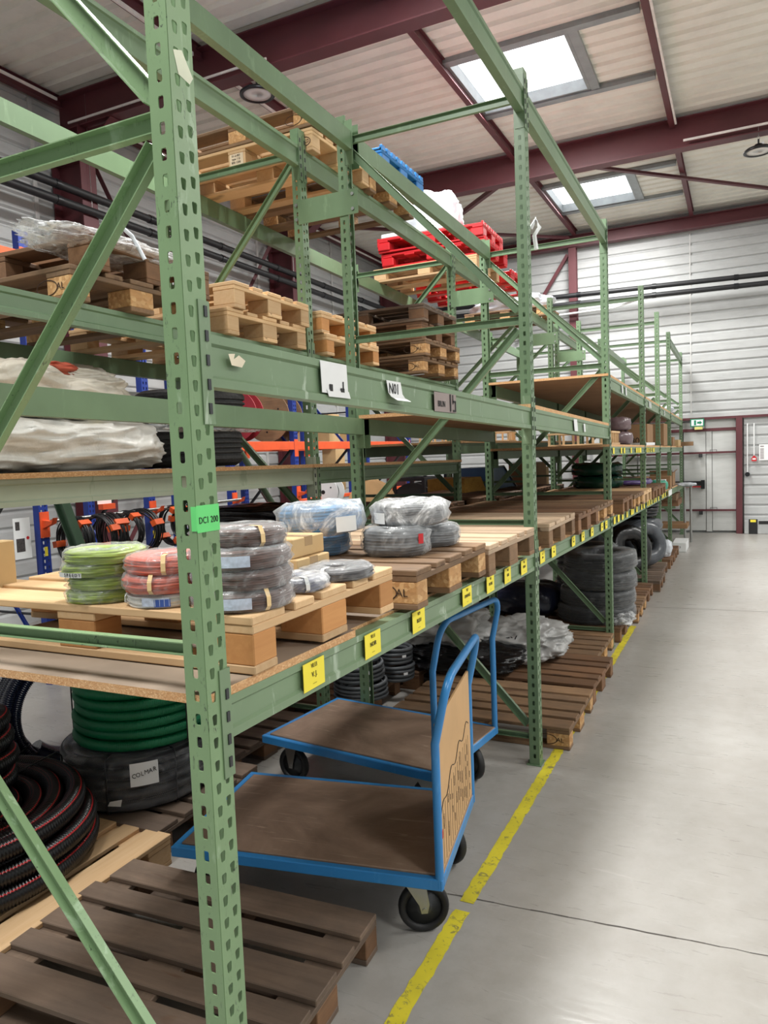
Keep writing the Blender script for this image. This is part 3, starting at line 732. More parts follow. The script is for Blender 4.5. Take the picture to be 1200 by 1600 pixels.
for y0, y1, a, b in YL:
    zt = low(y0)-.008; yc = (y0+y1)/2
    sticker(BE['low0'], y0, y1, zt-.078, zt, M_YEL, lines=((a, .017, yc, zt-.013), (b, .02, yc, zt-.038), ('_____', .009, yc, zt-.06)), x=.006)
for i, ys in ((1, (4.29, 4.585, 5.2, 5.55, 5.93, 6.4, 6.62)), (2, (7.1, 7.35, 7.62, 7.95, 8.3, 8.42, 8.75, 9.2, 9.45)), (3, (9.85, 10.05, 10.3, 10.62, 10.85, 11.2)), (4, (11.8, 12.0, 12.3, 12.7))):
    for y in ys:
        zt = low(y)-.010; sticker(BE['low%d' % i], y, y+.115, zt-.07, zt, M_YEL, lines=(('VI', .014, y+.057, zt-.018), ('GRIS', .017, y+.057, zt-.038)) if i < 2 else (), x=.005)
for i, ys in ((2, (7.12, 7.62, 7.83, 8.35, 8.8, 8.95, 9.1, 9.2)), (3, (9.85, 10.05, 10.3, 10.55, 10.7))):
    for y in ys: sticker(BE['mid%d' % i], y, y+.09, mid(y)-.068, mid(y)-.01, M_YEL, x=.005)
# N01 beam: torn white paper, N01 tag, brown-and-15 sticker, a scrap
sticker(BE['m2_0'], 2.263, 2.378, 2.05, 2.118, M_WHITE, x=.004, lines=(('N01', .052, 2.32, 2.09),), curl=.03, shear=.022)
sticker(BE['m2_0'], 1.83, 1.985, 2.052, 2.142, M_WHITE, x=.004, shear=.004)
sticker(BE['m2_0'], 1.858, 1.99, 2.042, 2.062, M_WHITE, x=.006, shear=.01)
m = MB(); m.box(.0055, .0062, 1.875, 1.893, 2.058, 2.078); m.box(.0055, .0062, 1.94, 1.963, 2.058, 2.07); m.box(.0055, .0062, 1.955, 1.96, 2.066, 2.09); m.build('ink_mark', M_INK, BE['m2_0'])
sticker(BE['m2_0'], 2.69, 2.935, 2.03, 2.106, plain('taupe_tape', srgb(150, 136, 132), .5), x=.004, lines=(('BRUN', .034, 2.765, 2.06),))
m = MB(); m.box(.0055, .0065, 2.858, 2.87, 2.034, 2.104); m.box(.0055, .0065, 2.89, 2.897, 2.065, 2.103); m.box(.0055, .0065, 2.89, 2.925, 2.072, 2.08); m.box(.0055, .0065, 2.918, 2.926, 2.037, 2.078); m.box(.0055, .0065, 2.893, 2.924, 2.034, 2.042); m.build('number_15', M_INK, BE['m2_0'])
m = MB(); m.add([(.005, 1.41, 2.115), (.005, 1.435, 2.118), (.005, 1.43, 2.105), (.005, 1.45, 2.116), (.005, 1.475, 2.105), (.005, 1.46, 2.088), (.005, 1.42, 2.09)], [(6, 5, 4, 3, 2, 1, 0)]); m.build('paper_scrap', M_PALE if False else plain('cream_paper', srgb(238, 226, 200), .7), BE['m2_0'])
for i, ys in ((2, (7.75, 8.02)), (3, (10.2, 10.35)), (4, (12.3,))):
    for y in ys: sticker(BE['upp%d' % i], y, y+.08, upp(y)-.095, upp(y)-.015, M_WHITE, x=.004, shear=.02)
# white strips on the mid beam of bay two
sticker(BE['m2_1'], 5.35, 5.47, m2(5.4)-.095, m2(5.4)-.01, M_WHITE, x=.004, shear=.03); sticker(BE['m2_1'], 5.72, 5.78, m2(5.7)-.09, m2(5.7)-.03, M_WHITE, x=.004, shear=.02)
# fluorescent green tag wrapped round the near post
FRA = [c for c in CH[RA.name] if c.name.startswith('upright_frame')]; P1F = FRA[0]; P1 = CH[P1F.name][0]
m = MB(); m.box(.0018, .0028, -.001, .0765, 1.712, 1.772); m.box(-.012, .0028, -.0028, -.0012, 1.716, 1.770); tg = m.build('green_tag', M_GRNL, P1)
text('DC1 200', .021, (.0034, .038, 1.738), (0, 1, 0), (0, 0, 1), M_INK, P1, sx=.85)
m = MB(); m.add([(.0022, .012, 2.735), (.0022, .04, 2.745), (.0022, .072, 2.70), (.0022, .06, 2.683), (.0022, .025, 2.69)], [(0, 4, 3, 2, 1)]); m.build('paper_scrap', plain('cream_scrap', srgb(226, 230, 206), .7), P1)
# white bow tied to the second and the third post
m = MB(); m.tube([(.0, .09, 3.12), (.03, .09, 3.17), (.05, .09, 3.12), (.02, .09, 3.08), (.03, .09, 3.0)], .012, 6); m.build('cloth_knot', M_WHITE, CH[FRA[1].name][0])
# ------------------------------------------------------------------ pallets
zl = lambda y: low(y)+.0225
# low shelf, aisle row
pal('fresh', 'fresh orange-blocked pallet carrying the cable coils on the low shelf beside the near post', (-1.19, 1.44, zl(1.3)))
pal('old', 'old pallet with an oval AL stamp and pressed blocks under the grey coils', (-1.15, 2.34, zl(2.9)), .01)
m = MB(); 
def oval(m, cx, cz, a, b, x, w=.003, rot=0, axis='x'):
    P = [(math.cos(t)*a, math.sin(t)*b) for t in np.linspace(0, 2*math.pi, 29)[:-1]]
    Q = [(u*math.cos(rot)-v*math.sin(rot), u*math.sin(rot)+v*math.cos(rot)) for u, v in P]
    if axis == 'x': m.tube([(x, cx+u, cz+v) for u, v in Q], w, 4, closed=True)
    else: m.tube([(cx+u, x, cz+v) for u, v in Q], w, 4, closed=True)
ep = PAL['old']
M_STAMP = plain('burnt_stamp', srgb(60, 40, 30), .8)
m = MB(); oval(m, -.06+1.2-.0725-.01, .06, .062, .032, -.0005, .0022, axis='y'); m.build('stamp', M_STAMP, ep)
text('AL', .04, (1.13+.01, -.002, .06), (1, 0, 0), (0, 0, 1), M_STAMP, ep, name='stamp_letters')
lab3 = ['worn pallet on the low shelf just before the second aisle post', 'worn pallet on the low shelf just past the second aisle post', 'middle of the three worn pallets on the low shelf past the second post', 'last worn pallet on the low shelf before the third aisle post']
kinds = ['pale', 'pale', 'brown', 'old']
for (y, x), lb, kd in zip(((3.18, -1.15), (4.33, -1.15), (5.17, -1.14), (6.03, -1.16)), lab3, kinds): pal(kd, lb, (x, y, zl(y+.7)), random.uniform(-.012, .012))
pal('pale', 'pale second pallet stacked on the one just before the second aisle post', (-1.2, 3.19, zl(3.9)+.145)) if False else None
for j, (y, kd) in enumerate(((7.16, 'brown'), (8.0, 'old'), (8.84, 'fresh2'), (9.85, 'brown'), (10.70, 'brown'))):
    pal(kd, ['brown pallet on the low shelf just past the third aisle post', 'second pallet past the third aisle post on the low shelf', 'light pallet on the low shelf just before the fourth aisle post', 'brown pallet on the low shelf just past the fourth aisle post', 'brown pallet on the low shelf before the fifth aisle post'][j], (-1.12, y, zl(y+.8)), random.uniform(-.01, .02))
# floor, aisle row
pal('grey', 'dark weathered pallet lying on the floor at the foot of the near post', (-1.33, 1.50, 0), .045)
for (x, y, r, kd), lb in zip(((-1.08, 4.46, 0, 'old'), (-1.09, 5.36, -.02, 'brown'), (-1.2, 6.17, -.01, 'old')),
    ('floor pallet with a burnt stamp on its corner block, behind the second aisle post', 'middle floor pallet between the second and third aisle posts', 'floor pallet just before the third aisle post')): o = pal(kd, lb, (x, y, 0), r)
st = CH[ep.name]
for (x, y, r, kd), lb in zip(((-1.16, 7.16, 0, 'brown'), (-1.1, 8.0, .01, 'old'), (-1.12, 8.86, 0, 'brown'), (-1.05, 9.8, .01, 'grey'), (-1.1, 10.65, 0, 'grey'), (-1.08, 11.7, 0, 'brown'), (-1.08, 12.55, 0, 'brown')),
    ('floor pallet under the wrapped tyre stack by the third aisle post', 'floor pallet behind the wrapped tyres, second past the third post', 'floor pallet just before the fourth aisle post', 'dark floor pallet under the black bags at the fourth post', 'dark floor pallet before the fifth aisle post', 'brown floor pallet just past the fifth aisle post', 'farthest brown floor pallet before the sixth post')): pal(kd, lb, (x, y, 0), r)
# floor, rear row
pal('fresh2', 'light pallet under the red-striped black pipe coil, boards pointing down the aisle', (-1.33, 1.33, 0), math.pi/2)
pal('grey', 'dark pallet under the wrapped coil labelled COLMAR', (-2.60, 2.52, 0), 0)
pal('grey', 'dark pallet behind the trolleys, first in the rear row past the COLMAR coil', (-2.80, 3.34, 0), 0)
pal('brown', 'floor pallet in the rear row under the small grey pipe coils', (-2.55, 4.36, 0), 0)
pal('brown', 'floor pallet in the rear row behind the crumpled bags', (-2.42, 5.24, 0), 0)
pal('grey', 'far dark floor pallet of the rear row behind the aisle pallets', (-2.45, 6.12, 0), 0)
pal('grey', 'dark floor pallet of the rear row behind the third aisle post', (-2.45, 7.4, 0), 0)
# low shelf of the rear row
pal('old', 'pallet on the rear row low shelf, behind the second posts', (-2.66, 4.45, zl(5)), 0)
pal('brown', 'brown pallet on the rear row low shelf, second past the rear posts', (-2.6, 5.35, zl(6)), 0)
pal('brown', 'brown pallet on the rear row low shelf near the third posts', (-2.6, 6.13, zl(7)), 0)
for j, y in enumerate((7.4, 8.3, 9.85, 10.72)): pal(('brown', 'grey', 'brown', 'grey')[j], ['dark pallet on the rear low shelf just past the third posts', 'grey pallet on the rear low shelf before the fourth posts', 'dark pallet on the rear low shelf just past the fourth posts', 'grey pallet on the rear low shelf near the fifth posts'][j], (-2.6, y, zl(y)), 0)
# rear row, upper beams: two film-tied old pallets, light pallets, dark stack
zb = lambda y: b2(y)+.001
pal('old', 'lower old pallet with film remains on the rear row beams left of the near post', (-2.62, 2.28, zb(2.6)), -.02)
pal('brown', 'upper old pallet tied with clear film left of the near post', (-2.60, 2.33, zb(2.6)+.146), .03)
for j in range(2): pal('fresh2', ['lower light pallet of the pair behind the long tagged beam', 'upper light pallet of the pair behind the long tagged beam'][j], (-2.62+.02*j, 3.30+.02*j, zb(3.5)+.145*j), .02*j)
for j in range(2): pal('fresh', ['lower light pallet beside the second rear posts, orange blocks', 'upper light pallet beside the second rear posts, orange blocks'][j], (-2.60-.02*j, 4.32, zb(4.6)+.145*j), .01-.02*j)
for j in range(4): pal(('old', 'old', 'brown', 'grey')[j], ['bottom pallet of the four-high dark stack in the rear row', 'second pallet from the bottom of the four-high dark stack', 'third pallet from the bottom of the four-high dark stack', 'top grey pallet of the four-high dark stack'][j], (-2.56+.03*(j % 2), 5.93-.02*j, zb(6)+.145*j+.02), random.uniform(-.03, .03))
# rear row, top beams: the big pallet stacks under the roof
zt_ = lambda y: top(y)+.001
k = 0; seen = {}
for (y, n_, kd) in ((4.27, 2, 'old'), (5.09, 1, 'fresh2')):
    for j in range(n_):
        kk = ('fresh2', 'old', 'fresh', 'brown')[(j+k) % 4]; 
        pal(kk, ('%s pallet of the near stack on the top beams under the roof' % ('bottom', 'upper')[j]) if k == 0 else 'wooden pallet under the blue plastic pallet on the top beams', (-2.62+random.uniform(-.03, .03), y, zt_(y+.4)+.1455*j), random.uniform(-.015, .015))
    k += 1
o = [x for x in bpy.data.objects if x.get('label', '') == 'bottom pallet of the near stack on the top beams under the roof'][0]
m = MB(); m.box(.545, .655, -.0016, -.0006, .024, .098); m.build('stamp_plate', plain('pale_stamp_plate', srgb(224, 204, 176), .7), o)
text('01-2-001', .02, (.597, -.003, .084), (1, 0, 0), (0, 0, 1), M_INK, o); text('type 1 D', .02, (.597, -.003, .063), (1, 0, 0), (0, 0, 1), M_INK, o); text('800 1200', .02, (.597, -.003, .040), (1, 0, 0), (0, 0, 1), M_INK, o)
m = MB(); oval(m, 1.13, .06, .056, .03, -.0012, .0022, axis='y'); m.build('stamp', M_STAMP, o); text('WORLD', .03, (1.13, -.002, .06), (1, 0, 0), (0, 0, 1), M_STAMP, o, name='stamp_letters', sx=.85)
# plastic pallets: blue on the wooden stack, two red ones further on
def ppallet(label, loc, rz, mat, group=None):
    t = thing('plastic_pallet', label, 'pallet', loc, rz, group); m = MB()
    for y in np.linspace(0, .7, 5): m.box(0, 1.2, y, y+.1, .12, .15, ch=.006)
    for x in (0, .27, .54, .81, 1.08): m.box(x, x+.12, 0, .8, .105, .14, ch=.006)
    for y in np.linspace(0, .72, 9): m.box(-.004, .02, y, y+.06, .06, .155, ch=.004); m.box(1.18, 1.204, y, y+.06, .12, .165, ch=.004)
    m.build('deck', mat, t)
    for x in (0, .53, 1.06):
        for y in (0, .33, .66): m = MB(); m.box(x, x+.14, y, y+.14, .02, .106, ch=.008); m.build('foot', mat, t)
    for y in (0, .33, .66): m = MB(); m.box(0, 1.2, y+.02, y+.12, 0, .021, ch=.004); m.build('runner', mat, t)
    return t
M_BLUPL = plain('blue_plastic', srgb(40, 120, 190), .4); M_REDPL = plain('red_plastic', srgb(200, 34, 42), .4)
p0 = ppallet('blue plastic pallet on top of a wooden pallet under the roof', (-2.50, 5.09, zt_(5.3)+.1455+.004), 0, M_BLUPL)
r0 = ppallet('lower red plastic pallet on the top beams by the white bundle', (-2.50, 7.55, zt_(8)+.146), .0, M_REDPL)
for c in CH[r0.name]: pass
pal('fresh2', 'wooden pallet under the red plastic pallets on the top beams', (-2.6, 7.54, zt_(8)), 0)
r1 = dup(r0, (-2.52, 7.5, zt_(8)+.146+.158), .03, 'upper red plastic pallet on the top beams by the white bundle')
r2 = dup(r0, (-2.5, 8.5, zt_(9)+.02), -.02, 'far red plastic pallet on the top beams next to the fourth posts')
t = thing('white_board', 'white board lying on the red plastic pallets', 'board', (-2.2, 7.95, zt_(8)+.146+.318)); m = MB(); m.box(-.3, .45, -.4, .3, 0, .05, ch=.01); m.build('panel', M_WHITE, t)
t = thing('film_bundle', 'white crumpled film bundle standing on the red pallets under the roof', 'plastic bundle', (-2.1, 8.0, zt_(8)+.146+.37))
M_MILK = plastic('milky_sheet', srgb(226, 232, 240), .25); m = MB(); blob(m, (0, 0, 0), (.36, .30, .48), .3, 2.2, 3, fold=1.2); m.build('sheet', M_MILK, t)
pal('old', 'pallet on the top beams past the fourth posts, under a film bundle', (-2.55, 10.4, zt_(10.8)), 0); 
t = thing('film_bundle', 'crumpled clear film heap on the farthest top pallet', 'plastic bundle', (-1.95, 10.8, zt_(10.8)+.146)); m = MB(); blob(m, (0, 0, 0), (.55, .36, .24), .34, 2.6, 8, fold=1.3); m.build('sheet', M_MILK, t)
m = MB(); blob(m, (.3, -.2, .17), (.1, .03, .05), .2, 2, 1); m.build('dark_print', M_INK, t)

# ------------------------------------------------------------------ coils on the fresh pallet
zp = zl(1.3)+.1445
M_CG = strand_mat('yellow_green_cable', srgb(176, 200, 84)); M_CR = strand_mat('salmon_cable', srgb(226, 104, 78)); M_CW = strand_mat('white_cable', srgb(226, 220, 214), .85)
M_CBR = strand_mat('brown_cable', srgb(98, 62, 50)); M_CB = strand_mat('light_blue_cable', srgb(88, 150, 200)); M_CK = strand_mat('black_brown_cable', srgb(62, 54, 58)); M_CGR = strand_mat('grey_cable', srgb(96, 98, 102)); M_CDB = strand_mat('dark_blue_cable', srgb(66, 74, 112))
M_RUB = plain('rubber_band', srgb(236, 204, 150), .6); M_LILAC = plain('pale_print', srgb(196, 206, 226), .5, var=.3, scale=40)
z = zp
for j, (dx, dy) in enumerate(((-.572, 1.545), (-.567, 1.55), (-.578, 1.54), (-.569, 1.545))):
    lb = ['bottom yellow-green coil of the stack of four at the pallet edge', 'second yellow-green coil from the bottom of the stack of four', 'third yellow-green coil with a printed SPEEDY strip', 'top yellow-green coil of the stack of four'][j]
    c = coil(lb, (dx, dy, z), .108+.002*(j % 2), .034, M_CG, rz=j*1.3, group='yellow-green cable coils', ridges=5, puff=.008)
    if j == 2:
        m = MB(); V = []; F = []
        for i in range(13):
            b = -2.05+.8*i/12-j*1.3
            for q in (.004, .017): V.append((.1195*math.cos(b), .1195*math.sin(b), q))
            if i: F.append((2*i-2, 2*i, 2*i+1, 2*i-1))
        m.add(V, F); m.build('label_strip', M_WHITE, c)
        # SPEEDY lettering along the strip, facing the pallet edge
        for i, chh in enumerate('SPEEDY'):
            b = -1.72+.085*i-j*1.3; text(chh, .013, (.1208*math.cos(b), .1208*math.sin(b), .011), (-math.sin(b), math.cos(b), 0), (0, 0, 1), M_INK, c)
    z += .0365
z = zp
coil('white cable coil with a blue printed tag, bottom of the salmon stack', (-.345, 1.56, z), .118, .036, M_CW, rz=.4, ridges=4, band=(M_WHITE, -2.6), lbl=((-1.6, .07, .008, .03, M_LILAC), (-1.45, .04, .006, .026, plain('blue_print', srgb(60, 90, 170), .5))), puff=.005); z += .038
coil('lower salmon cable coil with a cream rubber band', (-.345, 1.555, z), .122, .046, M_CR, ridges=6, band=(M_RUB, -1.25)); z += .049
coil('upper salmon cable coil with a cream rubber band, top of its stack', (-.342, 1.56, z), .120, .045, M_CR, ridges=6, band=(M_RUB, -1.1), rz=.1)
z = zp
for j, (dx, dy, R_, h) in enumerate(((-.108, 1.565, .128, .05), (-.108, 1.57, .127, .048), (-.112, 1.572, .128, .05), (-.13, 1.59, .122, .046))):
    coil(['bottom brown cable coil with a blue printed label behind the near post', 'second brown cable coil from the bottom behind the near post', 'third brown cable coil from the bottom behind the near post', 'top brown cable coil with a cream band behind the near post'][j], (dx, dy, z), R_, h, M_CBR, rz=0, ridges=8, band=((M_RUB, -.45) if j in (0, 3) else None), lbl=(((-1.05, .07, .012, .04, M_LILAC),) if j in (0, 2) else None), group='brown cable coils', puff=.007)
    z += h+.003
coil('small blue-grey cable coil lying right of the brown stack', (-.105, 1.80, zp), .10, .034, M_CDB, ridges=6, film=M_FILMW, band=(M_WHITE, -.6), puff=.008)
coil('flat black cable coil with a white tie on the far pallet end', (-.085, 2.02, zp), .118, .034, M_CK, ridges=6, band=(M_WHITE, -1.4), puff=.006)
M_CTAPE = plain('clear_brown_tape', srgb(170, 140, 100), .25)
carton('lower small cardboard box behind the brown coils', -.42, -.17, 1.93, 2.13, zp, zp+.062, M_CARD, tape_m=M_CTAPE)
carton('upper small cardboard box with a white shipping label', -.45, -.195, 1.94, 2.14, zp+.063, zp+.125, M_CARD, .02, tape_m=M_CTAPE, lab=(('y', .0, .09, .008, .056),), txt=(('5011', .011, 'y', .035, .045), ('llllllll', .012, 'y', .05, .025)))
# blue and grey coils on the stamped pallet
zp2 = zl(2.9)+.1455
coil('lower light-blue cable coil on the stamped pallet', (-.565, 2.69, zp2), .148, .095, M_CB, ridges=9, film=M_FILM, puff=.008)
coil('upper light-blue cable coil bagged in film with a printed label', (-.49, 2.62, zp2+.098), .172, .115, M_CB, film=M_FILMW, ridges=9, puff=.014, lbl=((-.45, .09, .01, .07, M_WHITE),), tilt=(0, -.03))
coil('grey cable coil with red end tags in front on the stamped pallet', (-.205, 2.74, zp2), .136, .112, M_CGR, film=M_FILM, ridges=9, puff=.008, lbl=((-.4, .025, .05, .09, M_REDPL), (-2.75, .025, .04, .08, M_REDPL)))
coil('grey cable coil at the back right on the stamped pallet', (-.185, 3.04, zp2), .136, .09, M_CGR, film=M_FILM, ridges=9)
coil('top grey cable coil in torn milky film above the other two', (-.19, 2.86, zp2+.115), .158, .088, M_CGR, film=M_FILMW, ridges=9, puff=.012, tilt=(.03, .0), lbl=((-2.0, .06, .015, .06, M_WHITE),))
# rear low shelf: black film heap, blank board, boxes at far left
t = thing('black_film_heap', 'black plastic film heap on the rear low shelf behind the blue coils', 'plastic film', (-2.0, 4.35, zl(4)+.146)); M_BLKF = plastic('black_film', srgb(34, 33, 36), .22)
m = MB(); blob(m, (0, 0, 0), (.55, .3, .11), .35, 3, 5, fold=1.3); m.build('film', M_BLKF, t)
carton('narrow bare cardboard box at the left edge on the fresh pallet', -1.19, -1.13, 1.47, 1.68, zl(2)+.1455, zl(2)+.30, M_CARD)
carton('small printed parcel in the gap of the fresh pallet at the left edge', -1.16, -1.02, 1.50, 1.7, zl(2)+.001, zl(2)+.06, M_WHITE) if False else None

# ------------------------------------------------------------------ sacks, tyres on the rear shelf
M_SACK = plastic('white_sack', srgb(222, 220, 214), .28); M_SACK2 = plastic('cream_sack', srgb(214, 206, 192), .3)
zs = d2(2.3)+.024
t = thing('sack', 'large white plastic sack lying on the rear shelf left of the near post', 'sack', (-1.84, 2.40, zs)); m = MB(); blob(m, (0, 0, 0), (.36, .56, .25), .22, 1.8, 1, n=120, k=80, fold=2.1); m.build('sack_body', M_SACK, t)
t = thing('sack', 'white plastic sack with yellow print on top of the large one', 'sack', (-1.88, 2.34, zs+.235)); m = MB(); blob(m, (0, 0, 0), (.34, .46, .25), .26, 2.1, 2, n=120, k=80, fold=2.1); m.build('sack_body', M_SACK2, t)
m = MB(); blob(m, (.2, .12, .01), (.12, .12, .04), .3, 3, 4); m.build('yellow_print', plain('print_yellow', srgb(222, 206, 90), .4), t)
m = MB(); blob(m, (.12, .02, .185), (.16, .10, .07), .3, 3, 6); m.build('rust_cloth', plain('rust_red', srgb(168, 74, 50), .7), t)
t = thing('sack', 'white sack hanging over the edge at the far left of the rear shelf', 'sack', (-1.98, 1.72, zs)); m = MB(); blob(m, (0, 0, 0), (.36, .28, .36), .25, 2.2, 9, n=90, k=60, fold=1.3); m.build('sack_body', M_SACK, t)
t = thing('sack', 'pale sack corner hanging below the rear shelf at the left', 'sack', (-2.53, 2.35, d2(2)-.34)); m = MB(); blob(m, (-.15, 0, 0), (.1, .26, .30), .4, 2.4, 12, fold=1.2); m.build('sack_body', M_SACK2, t)
def tyre(label, loc, R, h, rz=0, tilt=(0, 0), group=None, wrapm=None):
    t = thing('tyre', label, 'tyre', loc, rz, group); t.rotation_euler = (tilt[0], tilt[1], rz); prof = []; g = 4; e = h*.1
    prof += [(R*.62, e), (R*.7, e*.2), (R*.85, 0), (R*.96, e*.9), (R, e*1.8)]
    for i in range(1, g+1):
        zc = e*1.8+(h-3.6*e)*i/(g+1); prof += [(R, zc-.008), (R-.012, zc-.006), (R-.012, zc+.006), (R, zc+.008)]
    prof += [(R, h-e*1.8), (R*.96, h-e*.9), (R*.85, h), (R*.7, h-e*.2), (R*.62, h-e), (R*.6, h*.7), (R*.6, h*.3)]
    m = MB(); m.lathe(prof, n=72, smooth=False); m.build('tread', M_TYRE, t)
    if wrapm: m = MB(); m.lathe([(R*.5, .01), (R*.8, -.004), (R*.97, .0), (R+.008, h*.2), (R+.010, h*.5), (R+.008, h*.8), (R*.97, h+.004), (R*.75, h+.004), (R*.5, h)], n=72, noise=.004, nfreq=4); m.build('plastic_wrap', wrapm, t)
    return t
def tyre_mat():
    t = NT('tyre_rubber'); a = t.n('ShaderNodeAttribute', attribute_name='gc').outputs['Vector']; v = t.coord()
    w_ = t.n('ShaderNodeTexNoise'); w_.inputs['Scale'].default_value = 60; t.l(v, w_.inputs['Vector'])
    t.base(t.ramp(w_.outputs['Fac'], [(.3, srgb(30, 30, 32)), (.7, srgb(46, 46, 48))])); t.set(Roughness=.6); t.bump(w_.outputs['Fac'], .5, .006); return t.m
M_TYRE = tyre_mat()
tyre('lower black tyre on the rear shelf behind the near post', (-1.80, 3.38, d2(3)+.024), .30, .215)
tyre('upper black tyre on the rear shelf behind the near post', (-1.79, 3.39, d2(3)+.024+.225), .31, .21, tilt=(.02, .02))
t = thing('film_sheet', 'loose clear film caught between the two tyres', 'plastic film', (-1.60, 3.3, d2(3)+.215)); m = MB(); blob(m, (.0, 0, 0), (.12, .40, .05), .5, 4, 7, fold=1.4); m.build('film', M_FILMW, t)
t = thing('carton_board', 'white board leaning behind the tyres on the rear shelf', 'board', (-2.2, 3.0, d2(3)+.024)); m = MB(); m.box(-.01, .01, -.3, .75, 0, .46); m.build('panel', M_WHITE, t)
# film over the tied old pallets
t = thing('film_wrap', 'crumpled clear film tied over the old pallets left of the near post', 'plastic film', (-1.55, 2.62, zb(2.6)+.146+.12)); m = MB(); blob(m, (0, 0, -.02), (.16, .42, .085), .4, 3.4, 4, n=90, k=50, fold=1.4); m.build('film', M_FILMW, t)
m = MB(); m.tube([(.14, -.22, -.02), (.18, -.18, .06), (.15, -.12, .11), (.17, -.04, .06), (.2, 0, -.04)], .010, 6); m.build('knot', M_MILK, t)
